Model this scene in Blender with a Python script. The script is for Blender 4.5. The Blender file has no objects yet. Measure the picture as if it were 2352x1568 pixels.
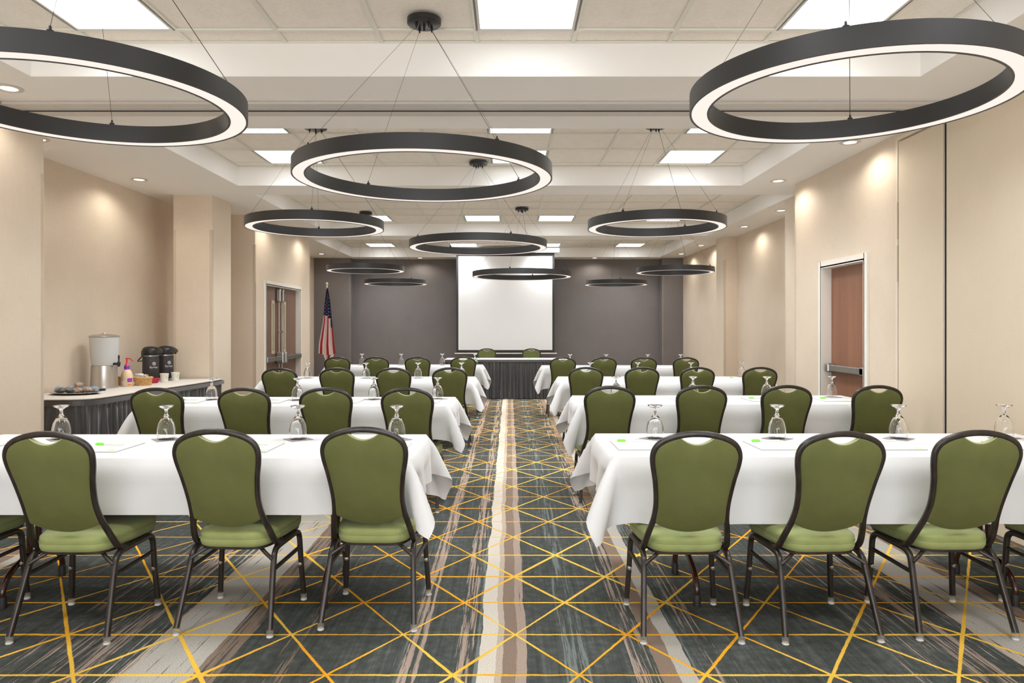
import bpy, bmesh, math, random
import numpy as np
from mathutils import Vector, Matrix
R = math.radians
S = bpy.context.scene
COL = S.collection
rnd = random.Random(7)

# ------------------------------------------------------------------ camera, world, exposure
cam_d = bpy.data.cameras.new('camera'); cam = bpy.data.objects.new('camera', cam_d); COL.objects.link(cam)
cam.location = (0, 0, 1.38); cam.rotation_euler = (R(90), 0, 0)
cam_d.sensor_width = 36; cam_d.lens = 1650/2352*36
cam_d.shift_x = 6/2352; cam_d.shift_y = -32/2352
cam_d.clip_start = .02
S.camera = cam
wd = bpy.data.worlds.new('world'); S.world = wd; wd.use_nodes = True
wd.node_tree.nodes['Background'].inputs[0].default_value = (1, .96, .9, 1)
wd.node_tree.nodes['Background'].inputs[1].default_value = .05
S.view_settings.view_transform = 'Standard'; S.view_settings.look = 'None'
S.view_settings.gamma = 1; S.view_settings.use_curve_mapping = False
S.view_settings.exposure = 0.22
E_TROFFER, E_RING, E_DISC, W_SPOT = 4.5, 1.0, 6.0, 15.0
W_PANEL = 16.0
# added soft fill lamp behind the camera, shining in through an invented window
_al = bpy.data.lights.new('added_front_fill', 'AREA'); _al.shape = 'RECTANGLE'; _al.size = 6.4; _al.size_y = 2.3; _al.energy = 235; _al.color = (.96, .98, 1)
_ao = bpy.data.objects.new('added_front_fill', _al); COL.objects.link(_ao); _ao.location = (-.2, -2.95, 1.35); _ao.rotation_euler = (R(90), 0, 0)
try:
    S.cycles.use_denoising = True
    S.cycles.max_bounces = 14; S.cycles.diffuse_bounces = 12; S.cycles.glossy_bounces = 3
    S.cycles.transmission_bounces = 8; S.cycles.transparent_max_bounces = 12
    S.cycles.caustics_reflective = False; S.cycles.caustics_refractive = False
    S.cycles.sample_clamp_indirect = 4
except Exception: pass

# ------------------------------------------------------------------ materials
MATS = {}
def s2l(c):
    return tuple((v/12.92 if v <= .04045 else ((v+.055)/1.055)**2.4) for v in [x/255 for x in c]) + (1,)
def mat(name, rgb=None, rough=.5, metal=0, lin=None, **kw):
    if name in MATS: return MATS[name]
    m = bpy.data.materials.new(name); m.use_nodes = True
    b = m.node_tree.nodes['Principled BSDF']
    b.inputs['Base Color'].default_value = lin if lin else s2l(rgb)
    b.inputs['Roughness'].default_value = rough; b.inputs['Metallic'].default_value = metal
    for k, v in kw.items():
        b.inputs[k.replace('_', ' ')].default_value = v
    MATS[name] = m; return m
def N(m, t, **kw):
    n = m.node_tree.nodes.new(t)
    for k, v in kw.items(): setattr(n, k, v)
    return n
def LK(m, a, b): m.node_tree.links.new(a, b)
def bsdf(m): return m.node_tree.nodes['Principled BSDF']
def math_(m, op, a, b=None, c=None, clamp=False):
    n = N(m, 'ShaderNodeMath', operation=op, use_clamp=clamp)
    for i, v in enumerate((a, b, c)):
        if v is None: continue
        if isinstance(v, (int, float)): n.inputs[i].default_value = v
        else: LK(m, v, n.inputs[i])
    return n.outputs[0]
def coords(m, kind='Object', scale=(1, 1, 1), loc=(0, 0, 0)):
    tc = N(m, 'ShaderNodeTexCoord'); mp = N(m, 'ShaderNodeMapping')
    mp.inputs['Scale'].default_value = scale; mp.inputs['Location'].default_value = loc
    LK(m, tc.outputs[kind], mp.inputs[0]); return mp.outputs[0]
def noise(m, co, scale=1, detail=2, rough=.5):
    n = N(m, 'ShaderNodeTexNoise'); LK(m, co, n.inputs['Vector'])
    n.inputs['Scale'].default_value = scale; n.inputs['Detail'].default_value = detail
    n.inputs['Roughness'].default_value = rough; return n.outputs['Fac']
def ramp(m, fac, stops, interp='LINEAR'):
    n = N(m, 'ShaderNodeValToRGB'); r = n.color_ramp; r.interpolation = interp
    while len(r.elements) < len(stops): r.elements.new(.5)
    for e, (p, c) in zip(r.elements, stops):
        e.position = p; e.color = c if len(c) == 4 else tuple(c)+(1,)
    LK(m, fac, n.inputs[0]); return n.outputs[0]
def mix(m, f, a, b, mode='MIX'):
    n = N(m, 'ShaderNodeMix', data_type='RGBA', blend_type=mode)
    if isinstance(f, (int, float)): n.inputs[0].default_value = f
    else: LK(m, f, n.inputs[0])
    for i, v in ((6, a), (7, b)):
        if isinstance(v, tuple): n.inputs[i].default_value = v
        else: LK(m, v, n.inputs[i])
    return n.outputs[2]
def bump(m, h, strength=.2, dist=.002, target=None):
    n = N(m, 'ShaderNodeBump'); n.inputs['Strength'].default_value = strength; n.inputs['Distance'].default_value = dist
    LK(m, h, n.inputs['Height']); LK(m, n.outputs[0], (target or bsdf(m)).inputs['Normal'])
def emit(name, rgb, strength):
    m = bpy.data.materials.new(name); m.use_nodes = True; nt = m.node_tree
    nt.nodes.remove(nt.nodes['Principled BSDF'])
    e = nt.nodes.new('ShaderNodeEmission'); e.inputs[0].default_value = rgb; e.inputs[1].default_value = strength
    nt.links.new(e.outputs[0], nt.nodes['Material Output'].inputs[0]); MATS[name] = m; return m

def linen(name, base, dark, lo=.35):
    m = mat(name, lin=base, rough=.85)
    a = noise(m, coords(m, scale=(14, 14, 520)), 1, 3, .7)
    b = noise(m, coords(m, scale=(420, 420, 9)), 1, 3, .7)
    c = noise(m, coords(m, scale=(3, 3, 3)), 1, 2)
    s = math_(m, 'ADD', math_(m, 'MULTIPLY', a, .55), math_(m, 'MULTIPLY', b, .45))
    f = math_(m, 'ADD', math_(m, 'MULTIPLY', s, .8), math_(m, 'MULTIPLY', c, .2))
    col = ramp(m, f, [(lo, dark), (.62, base)])
    LK(m, col, bsdf(m).inputs['Base Color']); bump(m, s, .12, .001)
    return m
WALL = linen('beige_linen_wallpaper', (.755, .65, .53, 1), (.66, .56, .45, 1))
PARTM = linen('tan_partition_fabric', (.78, .675, .53, 1), (.73, .625, .485, 1))
GREYW = linen('charcoal_wallcovering', (.21, .192, .190, 1), (.165, .150, .148, 1))
WHITE = mat('painted_drywall_white', lin=(.88, .865, .84, 1), rough=.8)
bump(WHITE, noise(WHITE, coords(WHITE, scale=(60, 60, 60)), 1, 3), .05, .001)
TRIM = mat('painted_trim', lin=(.84, .81, .75, 1), rough=.6)
GRIDM = mat('tee_bar', lin=(.76, .755, .69, 1), rough=.45)
GUARD = mat('clear_corner_guard', lin=(.75, .68, .58, 1), rough=.15, Alpha=.16)
BASEB = mat('beige_baseboard', lin=(.50, .40, .30, 1), rough=.6)
TILE = mat('mineral_fibre_tile', lin=(.60, .55, .48, 1), rough=.95)
_v = N(TILE, 'ShaderNodeTexVoronoi'); LK(TILE, coords(TILE, scale=(150, 110, 100)), _v.inputs[0])
_n = noise(TILE, coords(TILE, scale=(38, 38, 38)), 1, 2)
_h = math_(TILE, 'MULTIPLY', math_(TILE, 'LESS_THAN', _v.outputs['Distance'], .24), math_(TILE, 'GREATER_THAN', _n, .5))
LK(TILE, mix(TILE, _h, ramp(TILE, noise(TILE, coords(TILE, scale=(9, 9, 9)), 1, 5), [(.3, (.86, .81, .74)), (.7, (.90, .855, .79))]), (.46, .40, .34, 1)), bsdf(TILE).inputs['Base Color'])

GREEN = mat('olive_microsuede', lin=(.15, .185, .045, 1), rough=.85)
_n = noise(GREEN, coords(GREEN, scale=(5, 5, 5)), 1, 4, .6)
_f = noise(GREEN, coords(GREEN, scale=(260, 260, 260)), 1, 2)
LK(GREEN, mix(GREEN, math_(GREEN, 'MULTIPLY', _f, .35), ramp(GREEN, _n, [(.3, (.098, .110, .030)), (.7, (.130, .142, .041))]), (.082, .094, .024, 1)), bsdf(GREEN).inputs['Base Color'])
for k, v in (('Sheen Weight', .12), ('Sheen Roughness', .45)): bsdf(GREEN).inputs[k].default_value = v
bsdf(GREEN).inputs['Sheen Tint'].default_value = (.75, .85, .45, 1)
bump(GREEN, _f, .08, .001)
SEAT_LIT = mat('olive_microsuede_lit_seat', lin=(.24, .28, .11, 1), rough=.85, Sheen_Weight=.12)  # same suede as the backs, painted paler for the light on the seats
LK(SEAT_LIT, ramp(SEAT_LIT, noise(SEAT_LIT, coords(SEAT_LIT, scale=(6, 6, 6)), 1, 4, .6), [(.3, (.21, .245, .085)), (.7, (.28, .325, .118))]), bsdf(SEAT_LIT).inputs['Base Color'])
bump(SEAT_LIT, noise(SEAT_LIT, coords(SEAT_LIT, scale=(260, 260, 260)), 1, 2), .08, .001)
LIP = mat('light_green_piping', lin=(.42, .44, .24, 1), rough=.6)
FRAME = mat('dark_bronze_tube', lin=(.018, .014, .012, 1), rough=.32)
LK(FRAME, ramp(FRAME, noise(FRAME, coords(FRAME, scale=(40, 40, 12)), 1, 4), [(.35, (.014, .011, .010)), (.75, (.035, .026, .022))]), bsdf(FRAME).inputs['Base Color'])
BROWNLEG = mat('brown_hammertone', lin=(.036, .011, .007, 1), rough=.25, Coat_Weight=.3)
GLIDEC = mat('clear_glide_cap', lin=(.4, .36, .30, 1), rough=.15, Alpha=.28)
GLIDEW = mat('white_glide', lin=(.55, .55, .53, 1), rough=.4)
CHROME = mat('chrome', lin=(.6, .6, .6, 1), rough=.25, metal=1)
RUBBER = mat('black_rubber', lin=(.012, .012, .012, 1), rough=.6)
CLOTH = mat('white_table_linen', lin=(.645, .65, .665, 1), rough=.8)
_w = noise(CLOTH, coords(CLOTH, scale=(900, 900, 900)), 1, 1)
_c = noise(CLOTH, coords(CLOTH, scale=(7, 7, 5)), 1, 4, .6)
bump(CLOTH, math_(CLOTH, 'ADD', math_(CLOTH, 'MULTIPLY', _c, 1), math_(CLOTH, 'MULTIPLY', _w, .02)), .25, .01)
bsdf(CLOTH).inputs['Sheen Weight'].default_value = .15
TOPCLOTH = mat('cream_table_topper', lin=(.65, .61, .56, 1), rough=.7)
bump(TOPCLOTH, noise(TOPCLOTH, coords(TOPCLOTH, scale=(6, 6, 6)), 1, 3), .15, .006)
SATIN = mat('charcoal_satin', lin=(.052, .051, .055, 1), rough=.30, metal=.0)
bsdf(SATIN).inputs['Sheen Weight'].default_value = .4; bsdf(SATIN).inputs['Specular IOR Level'].default_value = .8
BLACKM = mat('matte_black_aluminium', lin=(.022, .023, .024, 1), rough=.42)
BLACKP = mat('black_plastic', lin=(.012, .012, .013, 1), rough=.35)
SILVER = mat('brushed_aluminium', lin=(.50, .49, .47, 1), rough=.32, metal=1)
STEEL = mat('brushed_stainless', lin=(.58, .57, .55, 1), rough=.28, metal=1)
bsdf(STEEL).inputs['Anisotropic'].default_value = .6
bump(STEEL, noise(STEEL, coords(STEEL, scale=(300, 300, 4)), 1, 2), .06, .001)
def wood(name, a, b, cscale=(9, 9, .7)):
    m = mat(name, lin=a+(1,), rough=.38)
    n1 = noise(m, coords(m, scale=cscale), 1, 3, .6)
    n2 = noise(m, coords(m, scale=(cscale[0]*18, cscale[1]*18, cscale[2]*6)), 1, 3, .7)
    f = math_(m, 'ADD', math_(m, 'MULTIPLY', n1, .65), math_(m, 'MULTIPLY', n2, .35))
    LK(m, ramp(m, f, [(.3, a), (.7, b)]), bsdf(m).inputs['Base Color']); bump(m, n2, .05, .001); return m
DOORW = wood('walnut_door_right', (.20, .085, .045), (.33, .155, .09))
DOORL = wood('walnut_door_left', (.15, .08, .052), (.24, .135, .095))
LITE = mat('beige_lite_frame', lin=(.52, .46, .33, 1), rough=.4)
LITEG = mat('lite_glass', lin=(.30, .27, .22, 1), rough=.1)
SCREENW = mat('projection_fabric', lin=(.88, .89, .90, 1), rough=.7)
SCREENB = mat('screen_black_border', lin=(.035, .035, .037, 1), rough=.7)
GLASS = mat('clear_glass', lin=(1, 1, 1, 1), rough=.0, Transmission_Weight=1.0, IOR=1.45)
FROST = mat('clear_acrylic', lin=(.90, .92, .92, 1), rough=.35, Transmission_Weight=.35, IOR=1.1)
COASTM = mat('grey_paper_napkin', lin=(.30, .285, .29, 1), rough=.8)
GOLDP = mat('pale_gold_print', lin=(.34, .30, .24, 1), rough=.6)
PAPER = mat('white_paper', lin=(.80, .80, .79, 1), rough=.6)
PEDGE = mat('pad_backing', lin=(.34, .36, .33, 1), rough=.6)
GRNP = mat('green_print', lin=(.36, .66, .16, 1), rough=.5)
GRNL = mat('pale_green_print', lin=(.50, .66, .30, 1), rough=.5)
CAPG = mat('green_pen_cap', lin=(.22, .80, .05, 1), rough=.3)
PENW = mat('white_pen_barrel', lin=(.78, .80, .80, 1), rough=.25)
BARR = mat('pale_grey_print', lin=(.5, .52, .52, 1), rough=.4)
CAN = mat('canopy_black', lin=(.014, .014, .015, 1), rough=.35)
WIRE = mat('suspension_wire', lin=(.05, .048, .045, 1), rough=.4, metal=.6)
LTRO = emit('troffer_light', (.955, .985, 1.0, 1), E_TROFFER)
LRING = emit('ring_light', (1.0, .84, .76, 1), E_RING*.95)
LDISC = emit('downlight_lens', (1.0, .90, .76, 1), E_DISC)
DTRIM = mat('downlight_trim', lin=(.62, .60, .57, 1), rough=.3)
ALUT = mat('track_grey', lin=(.60, .57, .54, 1), rough=.45)
SLOT = mat('dark_slot', lin=(.02, .02, .02, 1), rough=.9)

# carpet ------------------------------------------------------------
def carpet():
    m = mat('patterned_carpet', lin=(.05, .06, .055, 1), rough=.95)
    tc = N(m, 'ShaderNodeTexCoord'); sp = N(m, 'ShaderNodeSeparateXYZ'); LK(m, tc.outputs['Object'], sp.inputs[0])
    x, y = sp.outputs[0], sp.outputs[1]
    pile = noise(m, coords(m, scale=(300, 300, 300)), 1, 3, .75)
    big = noise(m, coords(m, scale=(1.4, 1.1, 1)), 1, 2)
    med = noise(m, coords(m, scale=(22, 22, 22)), 1, 2)
    # woven stripes running away from the camera; sideways wander grows with low-frequency noise along y
    wob1 = noise(m, coords(m, scale=(.6, 1.7, 1)), 1, 3, .6)
    wob2 = noise(m, coords(m, scale=(16, 9, 1)), 1, 3, .7)
    xs = math_(m, 'ADD', x, math_(m, 'ADD', math_(m, 'MULTIPLY', math_(m, 'SUBTRACT', wob1, .5), .05),
                                   math_(m, 'MULTIPLY', math_(m, 'SUBTRACT', wob2, .5), .008)))
    P = 3.66
    t = math_(m, 'FRACT', math_(m, 'DIVIDE', math_(m, 'ADD', xs, 1.83), P))
    def g(*c): return s2l(c)[:3]
    blue, cream, beige, brown, taupe, lgrey = g(118,126,124), g(214,207,196), g(190,176,162), g(142,124,110), g(172,154,142), g(186,182,174)
    dark = g(72, 78, 76)
    st = [(-1.83, taupe, .50), (-1.76, taupe, .62), (-1.68, dark, 0), (-1.63, lgrey, .5), (-1.57, beige, .8), (-1.53, lgrey, .88), (-1.27, brown, .72), (-1.17, taupe, .35), (-1.10, blue, .2),
          (-.98, brown, .5), (-.89, blue, .25), (-.80, dark, .0),
          (-.50, blue, .45), (-.455, taupe, .66), (-.375, dark, .0), (-.235, taupe, .62), (-.165, blue, .55), (-.132, cream, 1), (-.062, beige, 1), (-.032, brown, 1), (.027, taupe, .85), (.064, dark, .0),
          (.215, blue, .55), (.315, dark, .0), (.50, taupe, .55), (.595, brown, 1), (.665, lgrey, 1), (.735, blue, .5), (.80, taupe, .5), (.88, blue, .27), (1.25, lgrey, .24), (1.60, taupe, .45)]
    t0 = ramp(m, t, [((a+1.83)/P, c) for a, c, _ in st], 'CONSTANT')
    cv = ramp(m, t, [((a+1.83)/P, (c, c, c)) for a, _, c in st], 'CONSTANT')
    sk = noise(m, coords(m, scale=(62, 1.5, 1)), 1, 4, .72)
    sk = math_(m, 'ADD', sk, math_(m, 'MULTIPLY', math_(m, 'SUBTRACT', pile, .5), .10))
    thr = math_(m, 'SUBTRACT', .80, math_(m, 'MULTIPLY', cv, .52))
    msk = math_(m, 'MULTIPLY', math_(m, 'SUBTRACT', sk, thr), 22, clamp=True)
    msk = math_(m, 'MULTIPLY', msk, math_(m, 'GREATER_THAN', cv, .02))
    sk2 = noise(m, coords(m, scale=(45, .8, 1), loc=(3, 5, 0)), 1, 4, .7)
    base = ramp(m, math_(m, 'ADD', math_(m, 'MULTIPLY', sk2, .6), math_(m, 'MULTIPLY', med, .4)), [(.36, g(66,70,67)), (.52, g(80,84,81)), (.72, g(108,113,110))])
    c = mix(m, msk, base, t0)
    # yellow triangle lattice
    a, s, x0, y0 = .503, .3759, .026, 3.23
    jx = noise(m, coords(m, scale=(9, 9, 9), loc=(1, 1, 1)), 1, 3, .7)
    jy = math_(m, 'MULTIPLY', math_(m, 'SUBTRACT', jx, .5), .016)
    X = math_(m, 'DIVIDE', math_(m, 'SUBTRACT', x, x0), a)
    Y = math_(m, 'DIVIDE', math_(m, 'SUBTRACT', math_(m, 'ADD', y, jy), y0), s)
    def dist(v, k):
        f = math_(m, 'ABSOLUTE', math_(m, 'SUBTRACT', math_(m, 'FRACT', math_(m, 'ADD', v, .5)), .5))
        return math_(m, 'MULTIPLY', f, k)
    dh = dist(Y, s)
    Y2 = math_(m, 'MULTIPLY', Y, .5)
    dl = 1/math.sqrt(1/a**2+1/(4*s*s))
    da = dist(math_(m, 'ADD', X, Y2), dl); db = dist(math_(m, 'SUBTRACT', X, Y2), dl)
    wv = noise(m, coords(m, scale=(1.1, 1.1, 1), loc=(7, 2, 0)), 1, 2)
    fr = math_(m, 'MULTIPLY', math_(m, 'SUBTRACT', pile, .5), .008)
    wdt = math_(m, 'ADD', math_(m, 'MULTIPLY', wv, .013), .0010)
    dmin = math_(m, 'MINIMUM', dh, math_(m, 'MINIMUM', da, db))
    ln = math_(m, 'MULTIPLY', math_(m, 'SUBTRACT', math_(m, 'ADD', wdt, fr), dmin), 500, clamp=True)
    yc = ramp(m, noise(m, coords(m, scale=(.9, 1.3, 1), loc=(2, 9, 0)), 1, 1), [(.42, g(252,180,40)), (.54, g(254,207,86))])
    c = mix(m, ln, c, yc)
    # pile grain
    c = mix(m, 1.0, c, ramp(m, pile, [(.32, (.30, .30, .30)), (.5, (.78, .78, .78)), (.68, (1.35, 1.35, 1.35))]), 'MULTIPLY')
    LK(m, c, bsdf(m).inputs['Base Color'])
    bsdf(m).inputs['Specular IOR Level'].default_value = .1
    bump(m, math_(m, 'ADD', pile, math_(m, 'MULTIPLY', ln, .6)), .5, .004)
    return m
CARPET = carpet()

# ------------------------------------------------------------------ geometry helpers
class MB:
    def __init__(s): s.v = []; s.f = []; s.m = []
    def add(s, vs, fs, mi=0):
        o = len(s.v); s.v += [tuple(v) for v in vs]; s.f += [tuple(i+o for i in f) for f in fs]; s.m += [mi]*len(fs); return s
    def box(s, x0, x1, y0, y1, z0, z1, mi=0):
        v = [(x, y, z) for z in (z0, z1) for y in (y0, y1) for x in (x0, x1)]
        return s.add(v, [(0, 2, 3, 1), (4, 5, 7, 6), (0, 1, 5, 4), (2, 6, 7, 3), (0, 4, 6, 2), (1, 3, 7, 5)], mi)
    def bbox(s, x0, x1, y0, y1, z0, z1, b=.005, mi=0, seg=2):
        bm = bmesh.new(); bmesh.ops.create_cube(bm, size=1)
        for v in bm.verts: v.co = Vector(((x0+x1)/2+v.co.x*(x1-x0), (y0+y1)/2+v.co.y*(y1-y0), (z0+z1)/2+v.co.z*(z1-z0)))
        bmesh.ops.bevel(bm, geom=bm.edges[:], offset=b, segments=seg, profile=.5, affect='EDGES')
        bm.verts.index_update(); s.add([v.co[:] for v in bm.verts], [[v.index for v in f.verts] for f in bm.faces], mi); bm.free(); return s
    def prism(s, poly, z0, z1, mi=0):
        n = len(poly); v = [(x, y, z0) for x, y in poly]+[(x, y, z1) for x, y in poly]
        f = [(i, (i+1) % n, n+(i+1) % n, n+i) for i in range(n)]+[tuple(range(n))[::-1], tuple(range(n, 2*n))]
        return s.add(v, f, mi)
    def lathe(s, prof, c=(0, 0, 0), n=24, mi=0, closed=False):
        v = []; f = []; k = len(prof)
        for r, z in prof:
            for i in range(n):
                a = 2*math.pi*i/n; v.append((c[0]+r*math.cos(a), c[1]+r*math.sin(a), c[2]+z))
        for j in range(k-1 if not closed else k):
            j2 = (j+1) % k
            for i in range(n): f.append((j*n+i, j*n+(i+1) % n, j2*n+(i+1) % n, j2*n+i))
        if not closed:
            if prof[0][0] > 1e-6: f.append(tuple(range(n))[::-1])
            if prof[-1][0] > 1e-6: f.append(tuple((k-1)*n+i for i in range(n)))
        return s.add(v, f, mi)
    def tube(s, pts, prof, up=None, cap=True, mi=0, scales=None):
        """sweep a closed 2-D profile (list of (a,b)) along pts"""
        pts = [Vector(p) for p in pts]; n = len(pts); k = len(prof)
        T = [(pts[min(i+1, n-1)]-pts[max(i-1, 0)]).normalized() for i in range(n)]
        u = Vector(up) if up else (Vector((0, 0, 1)) if abs(T[0].z) < .9 else Vector((1, 0, 0)))
        v = []; f = []
        for i in range(n):
            if up: uu = Vector(up)
            else: uu = u
            b = T[i].cross(uu)
            if b.length < 1e-5: b = T[i].orthogonal()
            b.normalize(); a = b.cross(T[i]).normalized(); u = a
            sc = scales[i] if scales else 1
            for p, q in prof: v.append(pts[i]+b*p*sc+a*q*sc)
        for i in range(n-1):
            for j in range(k): f.append((i*k+j, i*k+(j+1) % k, (i+1)*k+(j+1) % k, (i+1)*k+j))
        if cap: f += [tuple(range(k))[::-1], tuple((n-1)*k+j for j in range(k))]
        return s.add(v, f, mi)
    def mesh(s, name, mats, smooth=None):
        me = bpy.data.meshes.new(name); me.from_pydata(s.v, [], s.f)
        for m in (mats if isinstance(mats, (list, tuple)) else [mats]): me.materials.append(m)
        me.polygons.foreach_set('material_index', s.m)
        bm = bmesh.new(); bm.from_mesh(me); bmesh.ops.recalc_face_normals(bm, faces=bm.faces[:]); bm.to_mesh(me); bm.free()
        if smooth:
            me.polygons.foreach_set('use_smooth', [True]*len(me.polygons))
            me.set_sharp_from_angle(angle=R(smooth))
        me.update(); return me
    def obj(s, name, mats, parent=None, smooth=None, **props):
        o = bpy.data.objects.new(name, s.mesh(name, mats, smooth)); COL.objects.link(o)
        if parent is not None: o.parent = parent
        for k, v in props.items(): o[k] = v
        return o
def circ(r, n=10): return [(r*math.cos(2*math.pi*i/n), r*math.sin(2*math.pi*i/n)) for i in range(n)]
def rrect(w, h, r, n=3):
    p = []
    for cx, cy, a0 in ((w/2-r, h/2-r, 0), (-w/2+r, h/2-r, 90), (-w/2+r, -h/2+r, 180), (w/2-r, -h/2+r, 270)):
        for i in range(n): 
            a = R(a0+90*i/(n-1)); p.append((cx+r*math.cos(a), cy+r*math.sin(a)))
    return p
def smooth_path(pts, sub=5):
    out = []; n = len(pts); P = [Vector(p) for p in pts]
    for i in range(n-1):
        p0, p1, p2, p3 = P[max(i-1, 0)], P[i], P[i+1], P[min(i+2, n-1)]
        for j in range(sub):
            t = j/sub
            out.append(.5*((2*p1)+(-p0+p2)*t+(2*p0-5*p1+4*p2-p3)*t*t+(-p0+3*p1-3*p2+p3)*t**3))
    out.append(P[-1]); return out
def thing(name, label=None, cat=None, loc=(0, 0, 0), rz=0, group=None, kind=None):
    o = bpy.data.objects.new(name, None); COL.objects.link(o); o.location = loc; o.rotation_euler = (0, 0, rz); o.empty_display_size = .1
    if label: o['label'] = label
    if cat: o['category'] = cat
    if group: o['group'] = group
    if kind: o['kind'] = kind
    return o
def tag(o, label, cat, group=None):
    o['label'] = label; o['category'] = cat
    if group: o['group'] = group
    return o
CH = {}
def kids(o):
    return [c for c in bpy.data.objects if c.parent == o]
def copy_tree(src, cache, label=None, loc=None, rz=None):
    """src: root; cache: list of (child, [subchildren])"""
    r = src.copy(); COL.objects.link(r)
    if loc is not None: r.location = loc
    if rz is not None: r.rotation_euler = (0, 0, rz)
    if label: r['label'] = label
    for c, subs in cache:
        d = c.copy(); COL.objects.link(d); d.parent = r
        for s_ in subs:
            e = s_.copy(); COL.objects.link(e); e.parent = d
    return r
def cache_of(o): return [(c, kids(c)) for c in kids(o)]

# ================================================================== STRUCTURE
ZC, ZS = 3.20, 2.98          # tile ceiling, soffit
YB = 16.84
MB().box(-4.9, 4.4, -2.6, 17.1, -.06, 0).obj('floor', CARPET, kind='structure')
LD = (10.60, 12.37, 2.03)    # left double door opening: y0, y1, top
RD = (6.44, 7.35, 2.00)      # right door opening
def wall_poly(mb, pts, outer, door=None, depth=.14, side=1):
    """pts: inner outline in plan from near to far; outer: x of the outside"""
    full = pts+[(outer, pts[-1][1]), (outer, pts[0][1])]
    if not door: mb.prism(full, 0, ZS); return
    y0, y1, zt, x = door
    cut = []
    for i, p in enumerate(pts):
        cut.append(p)
        if i+1 < len(pts) and p[0] == x and pts[i+1][0] == x and p[1] < y0 and pts[i+1][1] > y1:
            cut += [(x, y0), (x+side*depth, y0), (x+side*depth, y1), (x, y1)]
    mb.prism(cut+[(outer, pts[-1][1]), (outer, pts[0][1])], 0, zt); mb.prism(full, zt, ZS)
mb = MB()
wall_poly(mb, [(-3.58, -2.5), (-3.58, 5.52), (-4.38, 5.52), (-4.38, 10.2), (-3.61, 10.2), (-3.61, 13.0), (-4.5, 13.0), (-4.5, 17.0)], -4.95, (LD[0], LD[1], LD[2], -3.61), .14, -1)
wl = mb.obj('wall_left', WALL, kind='structure')
mb = MB()
wall_poly(mb, [(3.20, -2.5), (3.20, 8.05), (3.49, 8.05), (3.49, 9.1), (4.0, 9.1), (4.0, 17.0)], 4.45, (RD[0], RD[1], RD[2], 3.20), .16, 1)
wr = mb.obj('wall_right', WALL, kind='structure')
mb = MB(); mb.box(-4.95, -3.4, -2.7, -2.5, 0, ZS); mb.box(3.0, 4.45, -2.7, -2.5, 0, ZS); mb.box(-3.4, 3.0, -2.7, -2.5, 0, .2); mb.box(-3.4, 3.0, -2.7, -2.5, 2.5, ZS)
mb.obj('wall_rear', WALL, kind='structure')
w1 = thing('added_window_1', None, None, kind='structure')  # unseen window and its opening, added to let the front fill in
mb = MB()
for k in range(5): mb.box(-3.4+1.6*k-.03, -3.4+1.6*k+.03, -2.64, -2.56, .2, 2.5)
mb.box(-3.4, 3.0, -2.64, -2.56, .2, .26); mb.box(-3.4, 3.0, -2.64, -2.56, 2.44, 2.5); mb.obj('added_window_frame', TRIM, w1)
mb = MB(); mb.box(-4.5, 4.0, YB, YB+.2, 0, ZS); mb.box(-4.5, -3.66, YB-.30, YB, 0, ZS); mb.box(3.52, 4.0, YB-.30, YB, 0, ZS)
wb = mb.obj('wall_back', GREYW, kind='structure')
MB().box(-4.06, -3.59, 8.68, 9.26, 0, ZS).obj('column', WALL, kind='structure')
MB().box(3.765, 3.999, 12.6, 13.07, 0, ZS).obj('column', WALL, kind='structure')
# corner guards (clear strips)
mb = MB()
gt = 2.56
for x, y, dx, dy in ((-3.58, 5.52, -1, -1), (-4.06, 8.68, 1, 1), (-3.59, 8.68, -1, 1), (-3.61, 10.2, -1, 1), (-3.61, 13.0, -1, -1), (3.20, 8.05, 1, -1), (3.49, 9.1, 1, -1), (3.765, 12.6, 1, 1), (-3.66, YB-.3, -1, 1), (3.52, YB-.3, 1, 1)):
    t = .003; w = .032
    sx = -1 if dx > 0 else 1; sy = -1 if dy > 0 else 1
    # a strip on the face across x and one on the face along y
    mb.box(min(x+sx*t, x+dx*w), max(x+sx*t, x+dx*w), min(y, y+sy*t), max(y, y+sy*t), .12, gt)
    mb.box(min(x, x+sx*t), max(x, x+sx*t), min(y+sy*t, y+dy*w), max(y+sy*t, y+dy*w), .12, gt)
mb.obj('trim_1', GUARD, kind='structure')
# baseboards
mb = MB(); b = .012; h = .10
mb.box(-3.58, -3.58+b, -2.5, 5.52, 0, h); mb.box(-4.38, -4.38+b, 5.52, 10.2, 0, h); mb.box(-3.61, -3.61+b, 10.2, LD[0]-.06, 0, h); mb.box(-3.61, -3.61+b, LD[1]+.06, 13, 0, h); mb.box(-4.5, -4.5+b, 13, YB-.3, 0, h)
mb.box(-4.38, -3.61, 10.2-b, 10.2, 0, h)
mb.obj('baseboard_left', BASEB, kind='structure')
mb = MB()
mb.box(3.20-b, 3.20, -2.5, RD[0]-.06, 0, h); mb.box(3.20-b, 3.20, RD[1]+.06, 8.05, 0, h); mb.box(3.49-b, 3.49, 8.05, 9.1, 0, h); mb.box(4-b, 4, 9.1, YB-.3, 0, h)
mb.obj('baseboard_right', BASEB, kind='structure')
mb = MB(); mb.box(-3.66, 3.52, YB-b, YB, 0, h); mb.obj('baseboard_back', SCREENB, kind='structure')

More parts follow.
